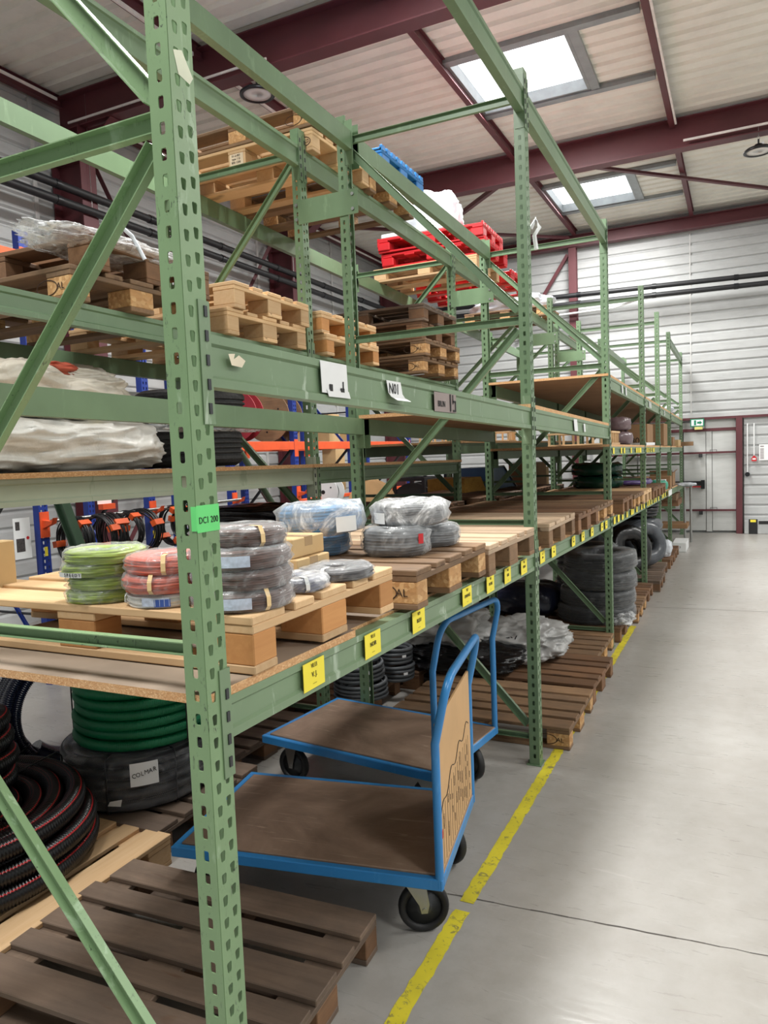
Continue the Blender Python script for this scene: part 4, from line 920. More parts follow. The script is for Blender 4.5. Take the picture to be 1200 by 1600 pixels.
# ------------------------------------------------------------------ platform trolleys
M_PLY = NT('worn_plywood'); _v = M_PLY.coord(); _n = M_PLY.noise(_v, 2.2, 6, .65, .8); _n2 = M_PLY.noise(M_PLY.coord(scale=(1, 14, 1), rot=(0, 0, .5)), 5, 4, .6, 1)
M_PLY.base(M_PLY.mix(M_PLY.ramp(_n2, [(.60, B4), (.68, (.5,)*3+(1,))]), M_PLY.ramp(_n, [(.3, srgb(118, 98, 84)), (.55, srgb(150, 126, 108)), (.75, srgb(168, 146, 128))]), srgb(190, 168, 146))); M_PLY.set(Roughness=.42); M_PLY = M_PLY.m
M_PANEL = plain('tan_card_panel', srgb(204, 164, 116), .6, var=.05)
def trolley(label, loc, rz, panel):
    t = thing('platform_trolley', label, 'trolley', loc, rz, None); L, Wd, H = 1.15, .74, .285
    m = MB()
    for y in (-Wd/2, Wd/2-.03): m.box(-L/2, L/2, y, y+.03, H-.045, H, ch=.004)
    for x in (-L/2, L/2-.03): m.box(x, x+.03, -Wd/2+.03, Wd/2-.03, H-.045, H, ch=.004)
    for x in (-.35, .35): m.box(x-.03, x+.03, -Wd/2+.03, Wd/2-.03, H-.045, H-.02)
    m.build('frame', M_BLUEP, t)
    m = MB(); m.box(-L/2+.032, L/2-.004, -Wd/2+.034, Wd/2-.034, H-.019, H+.004, ch=.003); m.build('platform', M_PLY, t)
    # U handle: straight posts, then leaning outwards to the grip
    r = .10; P = []; x0 = L/2-.014; yb = Wd/2-.016
    def xo(z): return x0+max(0, z-.80)*.22
    for z in (H-.04, .5, .7, .80, .88): P.append((xo(z), -yb, z))
    zt = 1.045
    for a in np.linspace(0, math.pi/2, 7): z = zt-r+r*math.sin(a); P.append((xo(z), -yb+r-r*math.cos(a), z))
    for y in (-.15, 0, .15): P.append((xo(zt), y, zt))
    for a in np.linspace(math.pi/2, 0, 7): z = zt-r+r*math.sin(a); P.append((xo(z), yb-r+r*math.cos(a), z))
    for z in (.88, .80, .7, .5, H-.04): P.append((xo(z), yb, z))
    m = MB(); m.tube(P, .0165, 14); m.build('handle', M_BLUEP, t)
    if panel:
        m = MB(); zt2 = .87; V = [(x0-.012, -yb+.012, H+.004), (x0-.012, yb-.012, H+.004), (x0-.012, yb-.012, zt2+.005), (x0-.012, -yb+.012, zt2)]
        m.box(x0-.006, x0+.006, -yb+.012, yb-.012, H+.004, zt2, ch=.002); pn = m.build('end_panel', M_PANEL, t)
        m = MB(); c = MB()
        random.seed(5)
        # wavy outline and rows of handwriting-like marks printed on the board
        Pw = [(x0+.0075, -yb+.02+q*.0125*2, .50+.17*(1-math.exp(-q*.09))+.02*math.sin(q*.9)) for q in range(int((2*yb-.04)/.025))]
        m.tube(Pw, .0016, 4)
        for row in range(15):
            y = -yb+.04+row*.043; m.box(x0+.0065, x0+.0072, y-.017, y-.0155, H+.02, .50+.10*(1-math.exp(-row*.2)))
            z = H+.05+random.random()*.03
            while z < .46+.1*(1-math.exp(-row*.2)):
                ln = random.uniform(.02, .06)
                if random.random() < .62:
                    q = z
                    while q < z+ln: m.box(x0+.0065, x0+.0078, y-.004+random.uniform(-.002, .002), y+.003, q, q+.0025); q += .006
                z += ln+.03
        m.build('printed_marks', M_INK, pn)
    m = MB(); m.box(x0+.013, x0+.0175, -yb-.002, -yb+.012, .44, .47); m.build('red_mark', plain('red_scrap', srgb(214, 90, 70), .6), t) if panel else None
    for sx in (-1, 1):
        for sy in (-1, 1):
            cx, cy = sx*(L/2-.14), sy*(Wd/2-.11); R = .1; off = .035 if sx > 0 else 0; a = (.35 if sy < 0 else -.5) if sx > 0 else 0
            Mx = Matrix.Translation((cx, cy, 0)) @ Matrix.Rotation(a, 4, 'Z')
            m = MB(); m.box(-.05, .05, -.045, .045, H-.05, H-.045, M=Mx); m.cyl(Mx @ Vector((0, 0, H-.075)), Mx @ Vector((0, 0, H-.05)), .034, 16)
            for q in (-1, 1):
                V = [Mx @ Vector(p) for p in ((-.042, q*.027, H-.07), (.042, q*.027, H-.07), (off+.02, q*.03, R+.02), (off+.012, q*.03, R-.014), (off-.012, q*.03, R-.014), (off-.02, q*.03, R+.02))]
                V += [v + (Mx.to_3x3() @ Vector((0, q*.003, 0))) for v in V]
                m.add([tuple(v) for v in V], [(0, 1, 2, 3, 4, 5), (11, 10, 9, 8, 7, 6)]+[(i, (i+1) % 6, 6+(i+1) % 6, 6+i) for i in range(6)])
            m.box(-.042, .042, -.03, .03, H-.073, H-.069, M=Mx); m.cyl(Mx @ Vector((off, -.037, R)), Mx @ Vector((off, .037, R)), .009, 8)
            c = m.build('caster', M_STEEL, t)
            RX = Mx @ Matrix.Translation((off, 0, R)) @ Matrix.Rotation(math.pi/2, 4, 'X')
            m = MB(); m.lathe([(.072, -.016), (.09, -.021), (R-.004, -.018), (R, -.008), (R, .008), (R-.004, .018), (.09, .021), (.072, .016)], n=32, M=RX); m.lathe([(.009, -.02), (.03, -.02), (.034, -.01), (.072, -.008), (.072, .008), (.034, .01), (.03, .02), (.009, .02)], n=24, M=RX, mi=1)
            m.build('wheel', [M_BLK, M_DARKST], c)
    return t
def tloc(nr, ang):  # local frame centre from the near right deck corner
    c, s = math.cos(ang), math.sin(ang); return (nr[0]-c*.575-s*.37, nr[1]-s*.575+c*.37, 0)
a1 = math.radians(9.5); T1 = trolley('front blue platform trolley with a printed tan board fixed to its handle', tloc((.075, 2.43), a1), a1, True)
a2 = math.radians(-6.8); T2 = trolley('rear blue platform trolley with an open tube handle, behind the other', tloc((-.278, 3.265), a2), a2, False)

# ------------------------------------------------------------------ corrugated pipe coils on the floor
M_PRED = pipe_mat('black_pipe_red_stripe', srgb(26, 26, 28), stripe=srgb(190, 40, 44), rough=.3); M_PGRN = pipe_mat('green_pipe', srgb(8, 122, 78), rough=.4)
M_PBLK = pipe_mat('black_pipe', srgb(30, 32, 38), rough=.3); M_PNAVY = pipe_mat('navy_black_pipe', srgb(22, 28, 50), rough=.25); M_PGREY = pipe_mat('grey_pipe', srgb(84, 88, 92), rough=.45)
r = .045; tr = []
for l in range(3):
    for q in range(5): tr.append((.545-.088*q-.02*l, .045+.085*l+random.uniform(-.004, .006)))
pipe_coil('huge loose coil of black corrugated pipe with red stripes on the light pallet', (-2.03, 1.97, .146), tr, r, M_PRED, pitch=.0125, ties=(-.7, 1.6, -2.4), wob=.012, tilt=(.03, -.02), n=12)
pipe_coil('smaller coil of red-striped black pipe stacked on the huge one at the left edge', (-2.13, 2.05, .146+.275), [(.22, .045), (.13, .05), (.225, .135), (.14, .13), (.21, .222), (.12, .225), (.2, .31)], r, M_PRED, pitch=.0125, ties=(-.6,), wob=.006, n=12)
tr = [(.352-.05*q, .03+.056*l) for l in range(5) for q in range(4)]
cm = pipe_coil('black pipe coil wrapped in film with a white paper reading COLMAR', (-1.875, 2.90, .146), tr, .028, M_PBLK, pitch=.009, film=wrap('black_tinted_film', (.55, .56, .58, 1), haze=.10, scale=9), n=8, k=2, wob=.006, ties=(-1.2, -.3))
a = -.72; rr = .398; n_ = (math.cos(a), math.sin(a))
m = MB(); V = []; F = []
for i in range(9):
    b = a+(i/8-.5)*.34
    for z in (.145, .262): V.append((rr*math.cos(b), rr*math.sin(b), z))
    if i: F.append((2*i-2, 2*i, 2*i+1, 2*i-1))
m.add(V, F, True); m.build('paper_sign', M_WHITE, cm)
for i, chh in enumerate('COLMAR'):
    b = a-.125+.05*i; text(chh, .032, (.4*math.cos(b), .4*math.sin(b), .198+.004*i), (-math.sin(b), math.cos(b), .12), (0, 0, 1), M_INK, cm, name='handwriting', sx=.9)
m = MB(); m.add([(.4*math.cos(b), .4*math.sin(b), z) for b, z in ((-1.18, .06), (-1.02, .055), (-1.0, .09), (-1.15, .082))], [(0, 1, 2, 3)]); m.build('torn_label', M_WHITE, cm)
tr = [(.335-.052*q-.006*(l % 2), .026+.051*l) for l in range(6) for q in range(3)]
pipe_coil('bright green corrugated pipe coil sitting on the COLMAR coil', (-1.84, 2.93, .146+.305), tr, .0265, M_PGRN, pitch=.0085, ties=(-2.5, -.2), n=10, k=3, wob=.005)
pipe_coil('thin black corrugated coil on top of the green one', (-1.85, 2.95, .146+.305+.31), [(.31, .018), (.27, .02), (.31, .054), (.275, .055), (.3, .09)], .018, M_PBLK, pitch=.007, n=8, k=2, wob=.006)
pc = pipe_coil('dark navy corrugated coil standing upright leaning behind the left coils', (-2.56, 3.05, .43), [(.37, -.12+.06*q) for q in range(5)]+[(.31, -.1+.06*q) for q in range(4)], .031, M_PNAVY, pitch=.0115, n=10, k=3, wob=.004, ties=(.4, 2.0, 3.6))
pc.rotation_euler = (math.radians(86), 0, math.radians(62))
m = MB(); m.tube([(.345*math.cos(b), .345*math.sin(b), 0) for b in np.linspace(3.9, 4.9, 12)], .12, 14); m.build('plastic_wrap', plastic('navy_film', srgb(20, 26, 60), .15), pc)
# small grey coils behind the trolleys
for (x, y, z, R_), lb in zip(((-1.40, 4.60, .15, .195), (-1.42, 4.60, .28, .19), (-1.45, 4.62, .41, .185), (-1.33, 5.06, .15, .14), (-1.34, 5.07, .28, .135)), ('bottom dark grey pipe coil of the stack behind the trolleys', 'middle dark grey pipe coil with a white label behind the trolleys', 'top dark grey pipe coil of the stack behind the trolleys', 'lower small dark coil with a silver tag behind the trolleys', 'upper small dark coil behind the trolleys')):
    c = pipe_coil(lb, (x, y, z-.003), [(R_-.012, .016), (R_-.012, .046), (R_-.012, .076), (R_-.012, .106), (R_-.045, .03), (R_-.045, .09)], .015, M_PGREY, pitch=.007, n=8, k=2, wob=.003)
    m = MB(); V = []; b0 = -.9 if R_ > .15 else -.75
    for b in (b0, b0+.12, b0+.24): V += [((R_+.006)*math.cos(b), (R_+.006)*math.sin(b), .055), ((R_+.006)*math.cos(b), (R_+.006)*math.sin(b), .075 if R_ < .15 else .115)]
    m.add(V, [(0, 2, 3, 1), (2, 4, 5, 3)]); m.build('label_sheet', M_WHITE, c)
# crumpled grey bag and black bag on the bay-two pallets
M_GBAG = plastic('grey_plastic_bag', srgb(176, 176, 174), .3); M_BBAG = plastic('black_plastic_bag', srgb(22, 22, 24), .25)
t = thing('plastic_bag', 'crumpled light grey plastic bag on the floor pallet behind the second aisle post', 'plastic bag', (-.62, 5.95, .146)); m = MB(); blob(m, (0, 0, 0), (.42, .34, .30), .4, 2.3, 21, n=110, k=70, fold=1.6); m.build('bag_body', M_GBAG, t)
text('HFX', .09, (.02, -.33, .2), (1, .1, .3), (-.2, .1, 1), M_INK, t, name='bag_print'); m = MB(); m.box(.12, .2, -.30, -.285, .08, .1); m.build('yellow_mark', M_YEL, t)
t = thing('plastic_bag', 'black plastic bag slumped below the grey bag on the floor pallet', 'plastic bag', (-.95, 5.55, .146)); m = MB(); blob(m, (0, 0, 0), (.45, .30, .20), .4, 2.2, 25, n=90, k=60, fold=1.5); m.build('bag_body', M_BBAG, t)
t = thing('plastic_bag', 'grey plastic bag heap hanging off the pallets left of the trolley handle', 'plastic bag', (-1.15, 5.6, .34)); m = MB(); blob(m, (0, 0, 0), (.34, .3, .32), .45, 2.4, 29, n=100, k=60, fold=1.6); m.build('bag_body', M_GBAG, t)
m = MB(); m.box(-.02, .1, -.36, -.35, .22, .26); m.build('dark_print', M_INK, t)
# dark bundles on the floor in the second bay, behind the second post
t = thing('black_bundle', 'black wrapped bundle on the floor between the second and third posts, at the back', 'plastic bag', (-1.9, 7.9, .146)); m = MB(); blob(m, (0, 0, 0), (.5, .4, .4), .25, 2, 31); m.build('bag_body', M_BBAG, t)
t = thing('black_bundle', 'dark navy film-wrapped bundle left of the tyre stack', 'plastic bag', (-.95, 7.6, .146)); m = MB(); blob(m, (0, 0, 0), (.34, .3, .34), .2, 2, 33); m.build('bag_body', plastic('navy_sheet', srgb(30, 34, 52), .3), t)
# film-wrapped tyre stack by the third post
for (x, y, z, R_, h, tl), lb in zip(((-.25, 7.54, .146, .375, .165, (0, 0)), (-.23, 7.52, .315, .36, .165, (.03, .02)), (-.21, 7.50, .485, .355, .17, (-.02, .03)), (-.19, 7.49, .665, .345, .17, (.02, -.03))),
    ('bottom tyre of the four film-wrapped tyres by the third aisle post', 'second tyre from the bottom of the film-wrapped stack', 'third tyre from the bottom of the film-wrapped stack', 'top tyre of the film-wrapped stack by the third post')):
    tyre(lb, (x, y, z), R_, h, tilt=tl, wrapm=M_FILMD)
tyre('film-wrapped tyre half hidden behind the top of the stack', (-.5, 8.35, .62), .34, .17, wrapm=M_FILMD)
tyre('film-wrapped tyre lying below it behind the stack', (-.45, 8.3, .44), .34, .17, wrapm=M_FILMD)
tyre('lowest film-wrapped tyre behind the stack, on the second pallet', (-.45, 8.3, .146), .36, .17, wrapm=M_FILMD); tyre('film-wrapped tyre second from the bottom behind the stack', (-.46, 8.32, .30), .35, .14, wrapm=M_FILMD)
t = thing('film_scrap', 'crumpled film end trailing on the floor pallet by the third post', 'plastic film', (.03, 7.38, .146)); m = MB(); blob(m, (0, 0, 0), (.1, .16, .11), .5, 3, 41, fold=1.5); m.build('film', M_FILMW, t)
# black coils and bags at the fourth post
M_HOSE = pipe_mat('black_hose', srgb(24, 25, 30), rough=.35)
def bagcoil(label, loc, R, h, mat, up=False):
    t = thing('bagged_coil', label, 'bagged coil', loc); m = MB(); m.lathe([(R*.4, .02), (R*.8, 0), (R*.97, h*.12), (R, h*.5), (R*.95, h*.88), (R*.75, h), (R*.4, h*.96)], n=60, noise=.012, nfreq=2); m.build('bag', mat, t); 
    if up: t.rotation_euler = (math.radians(75), 0, math.radians(40))
    return t
M_GREYF = plastic('grey_tinted_film', srgb(84, 88, 94), .22)
bagcoil('upright bagged black coil leaning at the fourth aisle post', (-.33, 10.25, .47), .32, .2, M_BBAG, True); bagcoil('grey bagged coil leaning next to the black one at the fourth post', (-.20, 10.9, .47), .31, .2, M_GREYF, True)
bagcoil('grey film-wrapped coil lying between the leaning bags and the hose coil', (-.35, 11.2, .62), .40, .2, M_GREYF)
pipe_coil('coil of black hose on top of the bagged coils at the fourth post', (-.38, 11.2, .84), [(.36-.04*q, .03+.045*l) for l in range(5) for q in range(3)], .024, M_HOSE, pitch=.05, n=8, k=2, wob=.012)
bagcoil('dark wrapped coil further back at the fourth post', (-1.0, 10.6, .15), .42, .75, plastic('black_navy', srgb(20, 22, 34), .4))
t = thing('white_bag', 'small white bag by the fifth aisle post', 'bag', (-.02, 12.0, .15)); m = MB(); blob(m, (0, 0, 0), (.14, .12, .26), .3, 2, 44); m.build('bag_body', M_MILK, t)
# ------------------------------------------------------------------ goods on the far shelves
M_DGF = plastic('dark_green_film', srgb(24, 70, 56), .2); M_MINT = plastic('mint_film', srgb(74, 168, 140), .3)
zs = zl(10)+.146
for j in range(2): bagcoil(['lower dark green wrapped coil on the low shelf past the third post', 'upper dark green wrapped coil on the low shelf past the third post'][j], (-.62-.01*j, 9.95, zs+.165*j), .33, .16, M_DGF)
bagcoil('purple-tinted wrapped coil on the low shelf near the fourth post', (-.35, 10.7, zs), .32, .07, plastic('purple_film', srgb(96, 78, 130), .25))
bagcoil('mint green wrapped coil on the low shelf at the fifth post', (-.10, 12.15, zl(12)+.01), .16, .15, M_MINT)
t = thing('cable_coil', 'film-wrapped brown-grey coil, lower of two, on the eye-level shelf', 'cable coil', (.0-.13, 8.42, mid(8.4)+.023)); t.name = 'cable_coil'
m = MB(); m.lathe([(.04, .02), (.1, 0), (.14, .02), (.15, .08), (.14, .13), (.08, .15), (.04, .13)], n=40, noise=.006); m.build('strands', plastic('mauve_film', srgb(124, 104, 108), .25), t)
dup(t, (-.14, 8.42, mid(8.4)+.023+.155), .5, 'film-wrapped brown-grey coil, upper of two, on the eye-level shelf')
t = thing('wooden_crate', 'small light slatted wooden crate on the eye-level shelf by the third post', 'crate', (-.33, 7.5, mid(7.5)+.023)); m = MB()
for x in (-.3, -.16, -.02, .12, .28): 
    for y in (-.25, .22): m.box(x, x+.02, y, y+.02, 0, .13)
for y in (-.12, .02, .12): m.box(.28, .30, y, y+.02, 0, .13)
for z in (.0, .112): m.box(-.3, .3, -.26, -.25, z, z+.018); m.box(-.3, .3, .24, .25, z, z+.018); m.box(.3, .31, -.25, .25, z, z+.018); m.box(-.3, .3, -.25, .25, z, z+.004) if z == 0 else None
m.build('crate_body', M_FRESH, t)
t2 = dup(t, (-2.0, 8.2, 1.96+.023), 0, 'slatted wooden crate on the rear shelf seen below the chipboard decks'); dup(t, (-1.9, 9.38, 1.96+.023), .1, 'second slatted wooden crate on the rear shelf further back')
carton('dark brown carton printed 80 on the eye-level shelf', -.42, -.06, 10.55, 11.25, mid(11)+.023, mid(11)+.32, M_CARDB, txt=(('80', .12, 'y', .02, .07),))
carton('flat white packet on the eye-level shelf in front of the cartons', -.2, 0.0, 9.9, 10.9, mid(10.4)+.023, mid(10.4)+.06, M_WHITE)
carton('tall brown carton with a pale edge on the eye-level shelf', -.32, .02, 12.0, 12.6, mid(12)+.023, mid(12)+.36, M_CARDB)
carton('small carton behind the tall one at the end of the eye-level shelf', -.3, 0, 13.9, 14.3, mid(14)+.023, mid(14)+.18, M_CARDB)
carton('tan carton at the very end of the eye-level shelf', -.25, .04, 14.6, 15.2, mid(15)+.023, mid(15)+.14, M_CARD)
t = thing('wooden_plank', 'short plank sticking out at the end of the eye-level shelf', 'plank', (0, 15.6, mid(15.6)+.023)); m = MB(); m.box(-.6, .24, -.06, .06, 0, .08, grain='x'); m.build('board', M_OLD, t)
carton('long brown carton lying on the low shelf near the fourth post', -.95, -.3, 11.72, 12.9, zl(12), zl(12)+.2, M_CARDB)
carton('printed brown carton at the end of the low shelf', -.32, .02, 13.05, 13.35, zl(13), zl(13)+.2, M_CARDB, txt=(('PRYSM', .035, 'y', .05, .1), ('CABLE', .03, 'y', .05, .06)))
carton('open brown carton behind the printed one on the low shelf', -.4, -.02, 14.0, 14.6, zl(14), zl(14)+.24, M_CARDB, open_=True)
carton('small white box on the low shelf at the fifth post', -.2, -.02, 12.6, 12.8, zl(12.7), zl(12.7)+.16, M_WHITE)
t = thing('price_rail', 'white label rail clipped to the low shelf end', 'label rail', (.03, 12.9, zl(13)-.1)); m = MB(); m.box(0, .01, -.35, .2, 0, .09); m.build('rail', M_WHITE, t)
# lower shelf with timber near the end
t = thing('timber_stack', 'lower long brown timber beam stored under the low shelf by the far posts', 'timber', (-.5, 14.8, .74)); m = MB(); m.box(-.6, .55, -.5, .5, 0, .10, grain='x'); m.build('beam_body', M_BROWNW, t)
t = thing('timber_stack', 'upper long brown timber beam under the low shelf by the far posts', 'timber', (-.5, 14.75, .845)); m = MB(); m.box(-.6, .52, -.5, .5, 0, .10, grain='x'); m.build('beam_body', M_OLD, t)
t = thing('timber_rest', 'steel shelf arm carrying the timber by the far wall', 'shelf arm', (-.5, 14.8, .70)); m = MB(); m.box(-.6, .5, -.5, -.44, 0, .04); m.box(-.6, .5, .44, .5, 0, .04); m.box(.02, .08, -.5, -.44, -.70, 0); m.box(.02, .08, .44, .5, -.70, 0); m.build('arm', G_GREEN, t)
carton('white red-printed box on the floor by the far wall', .0, .22, 13.6, 14.3, .002, .16, M_WHITE, txt=(('13', .05, 'y', 0, .08),))
carton('grey-lidded brown box above the white one near the far posts', -.3, .18, 14.6, 15.2, .30, .38, M_CARDB)
t = thing('post_guard', 'grey steel standing frame by the last aisle post', 'steel frame', (.12, 14.9, 0)); m = MB(); m.cyl((0, 0, 0), (0, 0, 1.05), .022); m.cyl((.1, .1, 0), (.1, .1, 1.05), .022); m.box(-.03, .13, -.03, .13, 1.05, 1.07); m.box(-.1, .16, .0, .5, .30, .32) if False else None; m.build('frame_tube', M_STEEL, t)
t = thing('rag', 'white rag lying on the grey standing frame', 'rag', (.15, 14.95, 1.072)); m = MB(); blob(m, (0, 0, 0), (.16, .09, .06), .4, 3, 50); m.build('cloth', M_MILK, t)
t = thing('film_scrap', 'small crumpled film on the upper deck near the far wall', 'plastic film', (-.2, 14.0, upp(14)+.024)); m = MB(); blob(m, (0, 0, 0), (.2, .3, .14), .4, 3, 52); m.build('film', M_MILK, t)
# rear row low shelf: crates and cartons
t = thing('board_crate', 'ochre particle-board crate with one cut corner in the rear row', 'crate', (-2.0, 8.65, zl(8.7))); m = MB()
m.prism([(0, 0), (.85, 0), (.85, .13), (.62, .33), (0, .33)], (0, 0, 0), (-.5, 0, 0), (0, 0, 1), side=(0, 1, 0)); m.build('crate_body', chip('ochre_board', srgb(190, 144, 60), srgb(204, 158, 72), srgb(176, 130, 52), 40), t)
t = thing('plastic_crate', 'large blue plastic crate with a sloping rim in the rear row', 'crate', (-2.0, 9.80, zl(9.7)+.0)); m = MB(); M_BLC = plain('steel_blue_plastic', srgb(60, 104, 150), .35)
m.prism([(0, 0), (1.15, 0), (1.15, .1), (.95, .22), (.5, .45), (0, .45)], (0, 0, 0), (-.5, 0, 0), (0, 0, 1), side=(0, 1, 0)); m.build('crate_body', M_BLC, t)
m = MB(); m.cyl((.01, .5, .455), (.01, 1.16, .11), .012); m.cyl((.01, 0, .455), (.01, .5, .455), .012); m.build('rim', M_STEEL, t)
carton('tall cardboard box standing in the rear row past the third post', -2.4, -2.0, 11.95, 12.9, zl(12.3), zl(12.3)+.5, M_CARDB)
carton('second tall cardboard box in the rear row next to the first', -2.4, -2.05, 12.95, 13.3, zl(13), zl(13)+.42, M_CARD)
t = thing('plank', 'pale plank lying on the rear low shelf', 'plank', (-2.2, 8.0, zl(8)+.15)); m = MB(); m.box(-.1, .1, -.6, 1.6, 0, .03, grain='y'); m.build('board', M_PALE, t)
# ------------------------------------------------------------------ blue and orange cable rack by the left wall
RC = thing('cable_rack', 'blue and orange steel rack for cable drums along the left wall', 'pallet rack', (0, 0, 0))
FY = (3.0, 4.35, 5.65, 7.0, 8.4, 10.0, 12.2); XC, XCR = -4.3, -5.15
def cframe(y):
    fr = thing('upright_frame', None, None, (0, y, 0)); fr.parent = RC; CH.setdefault(RC.name, []).append(fr)
    for x in (XC, XCR):
        m = MB(); holes_plate(m, (x, 0, 0), (0, 1, 0), None, .09, 3.85, [(.025, .007, .009, .014, 0), (.065, .007, .009, .014, 0)])
        for yy in (0, .09): m.add([(x, yy, 0), (x-.07, yy, 0), (x-.07, yy, 3.85), (x, yy, 3.85)], [(0, 1, 2, 3)])
        o = m.build('post', M_RBLUE, fr); solid(o, .003)
    for i, (z0, z1) in enumerate(((.2, 1.2), (2.0, 1.2), (2.0, 2.9), (3.7, 2.9))):
        m = MB(); cchan(m, (XC-.07, .045, z0), (XCR, .045, z1), .035, .02, up=(0, -1, 0)); m.build('brace', M_DARKST if i % 2 else M_RBLUE, fr)
    for z in (.6, 1.62, 2.55):
        m = MB(); m.cyl((XC-.07, .045, z), (XCR, .045, z), .012, 8); m.build('brace', M_DARKST, fr)
for y in FY: cframe(y)
def cbeam(y0, y1, z, x, h=.11, par=None):
    m = MB(); m.box(x-.045, x, y0, y1, z-h, z, ch=.004); b = m.build('beam', M_RORANGE, RC)
    for yy, s_ in ((y0, 1), (y1, -1)): c = MB(); c.box(x-.05, x+.004, yy-.045 if s_ > 0 else yy, yy if s_ > 0 else yy+.045, z-h-.09, z+.03); c.build('connector', M_RORANGE, b)
    return b
for a, b in zip(FY[:-1], FY[1:]):
    b1 = cbeam(a+.09, b, 3.68, XC); cbeam(a+.09, b, 3.68, XCR+.05)
    if a == 4.35: m = MB(); m.box(XC+.001, XC+.003, 5.0, 5.14, 3.58, 3.69); o = m.build('letter_card', M_WHITE, b1); text('A', .1, (XC+.005, 5.07, 3.635), (0, 1, 0), (0, 0, 1), M_INK, b1)
    if a > 6: cbeam(a+.09, b, 2.10, XC); cbeam(a+.09, b, 2.10, XCR+.05)
    if a > 8: cbeam(a+.09, b, 1.32, XC, .05)
# bracket arms on the posts, hanging bar
for y in FY[1:]:
    m = MB(); m.box(XC-.002, XC+.012, y+.0, y+.09, 1.28, 1.5); m.prism([(0, 0), (.11, .04), (.13, .09), (.10, .06), (0, .07)], (XC+.01, y+.02, 1.36), (XC+.01, y+.07, 1.36), (0, 0, 1), side=(1, 0, 0)); m.build('bracket', M_RORANGE, RC)
    m = MB(); m.box(XC+.001, XC+.003, y+.03, y+.06, 1.12, 1.2); m.build('yellow_tag', M_YEL, RC)
m = MB(); m.cyl((XC+.08, 4.40, 1.42), (XC+.08, 7.1, 1.42), .016, 10); m.build('hanging_bar', M_STEEL, RC)
# cable loops hung on the bar, tied with orange straps
M_ORT = plain('orange_strap', srgb(230, 96, 40), .5); M_CBLK = plain('black_cable', srgb(26, 26, 28), .4)
def loopc(label, y, R, nst, wdt, seed, ang=0):
    random.seed(seed); t = thing('hanging_cable_coil', label, 'cable coil', (XC+.10, y, 1.435-R+.0), ang, 'black cable coils hung on the rack bar')
    m = MB()
    for q in range(nst):
        a = np.linspace(0, 2*math.pi, 37)[:-1]; rr = R-random.random()*.035; yy = (random.random()-.5)*wdt; ph = random.random()*6
        P = np.stack([rr*np.sin(a)*.97, yy+.012*np.sin(2*a+ph), rr*np.cos(a)*1.04+.0*a], 1); m.tube(P, .0065, 6, closed=True)
    m.build('cable', M_CBLK, t)
    for b in (0.3, 2.2, 4.0):
        b += random.random(); m = MB(); m.box(-.028, .028, -wdt/2-.008, wdt/2+.008, -.026, .026, M=Matrix.Rotation(b, 4, 'Y') @ Matrix.Translation((0, 0, R-.018))); m.build('strap', M_ORT, t)
    return t
for j, (y, R_, ns, wd) in enumerate(((4.62, .21, 14, .10), (4.88, .20, 12, .12), (5.05, .21, 12, .12), (5.25, .19, 10, .08), (5.42, .21, 14, .14), (5.85, .20, 12, .12), (6.05, .19, 10, .10))):
    loopc(['hanging black cable coil in clear film, first on the bar from the left', 'second black cable coil on the bar with orange straps', 'third black cable coil on the bar with orange straps', 'thin black cable coil, fourth on the hanging bar', 'wide open black cable coil, fifth on the hanging bar', 'sixth black cable coil on the bar beside the blue post', 'last black cable coil on the bar before the near green post'][j], y, R_, ns, wd, 60+j, .25*math.sin(j*2))
t = thing('film_sheet', 'clear film wrapped over the first hanging cable coil', 'plastic film', (XC+.12, 4.64, 1.05)); m = MB(); blob(m, (0, 0, 0), (.12, .07, .3), .3, 3, 71); m.build('film', M_FILM, t)
# cable drums
def drum(label, loc, R, wd, rz, flange=M_PANEL, core=M_CBLK, red=None):
    t = thing('cable_drum', label, 'cable drum', loc, rz); RX = Matrix.Rotation(math.pi/2, 4, 'X')
    for q in (-1, 1):
        m = MB(); m.cyl((0, q*wd/2-.007, 0), (0, q*wd/2+.007, 0), R, 40, smooth=False); m.cyl((0, q*(wd/2+.008), 0), (0, q*(wd/2+.012), 0), .03, 12, mi=1); 
        for b in (.5, 2.6, 4.7): m.cyl((R*.6*math.cos(b), q*(wd/2+.007), R*.6*math.sin(b)), (R*.6*math.cos(b), q*(wd/2+.010), R*.6*math.sin(b)), .012, 8, mi=1)
        m.build('flange', [red if (red and q < 0) else flange, M_INK], t)
    m = MB(); N = 14; rc = R*.62; prof = [(.03, -wd/2+.01)]+[(rc+.008*(i % 2), -wd/2+.012+(wd-.024)*i/(2*N)) for i in range(2*N+1)]+[(.03, wd/2-.01)]; m.lathe(prof, n=32, M=RX); m.build('wound_cable', core, t)
    return t
drum('cable drum with tan board flanges, left of two behind the brown coils', (-3.9, 6.80, 1.00), .31, .34, .15)
t = thing('drum_stand', 'dark trestle holding the tan cable drums in front of the blue rack', 'stand', (-3.9, 6.8, 0)); m = MB()
for q in (-.24, .24): m.box(-.03, .03, q-.02, q+.02, 0, 1.0); m.box(-.2, .2, q-.03, q+.03, 0, .04)
m.cyl((0, -.3, 1.0), (0, .3, 1.0), .018); m.build('stand_frame', M_DARKST, t)
drum('pale cable drum seen through the second frame', (-3.95, 9.95, 1.16), .34, .4, .35)
t = thing('drum_stand', 'dark trestle under the pale cable drum', 'stand', (-3.95, 9.95, 0)); m = MB()
for q in (-.27, .27): m.box(-.03, .03, q-.02, q+.02, 0, 1.16); m.box(-.2, .2, q-.03, q+.03, 0, .04)
m.cyl((0, -.34, 1.16), (0, .34, 1.16), .018); m.build('stand_frame', M_DARKST, t)
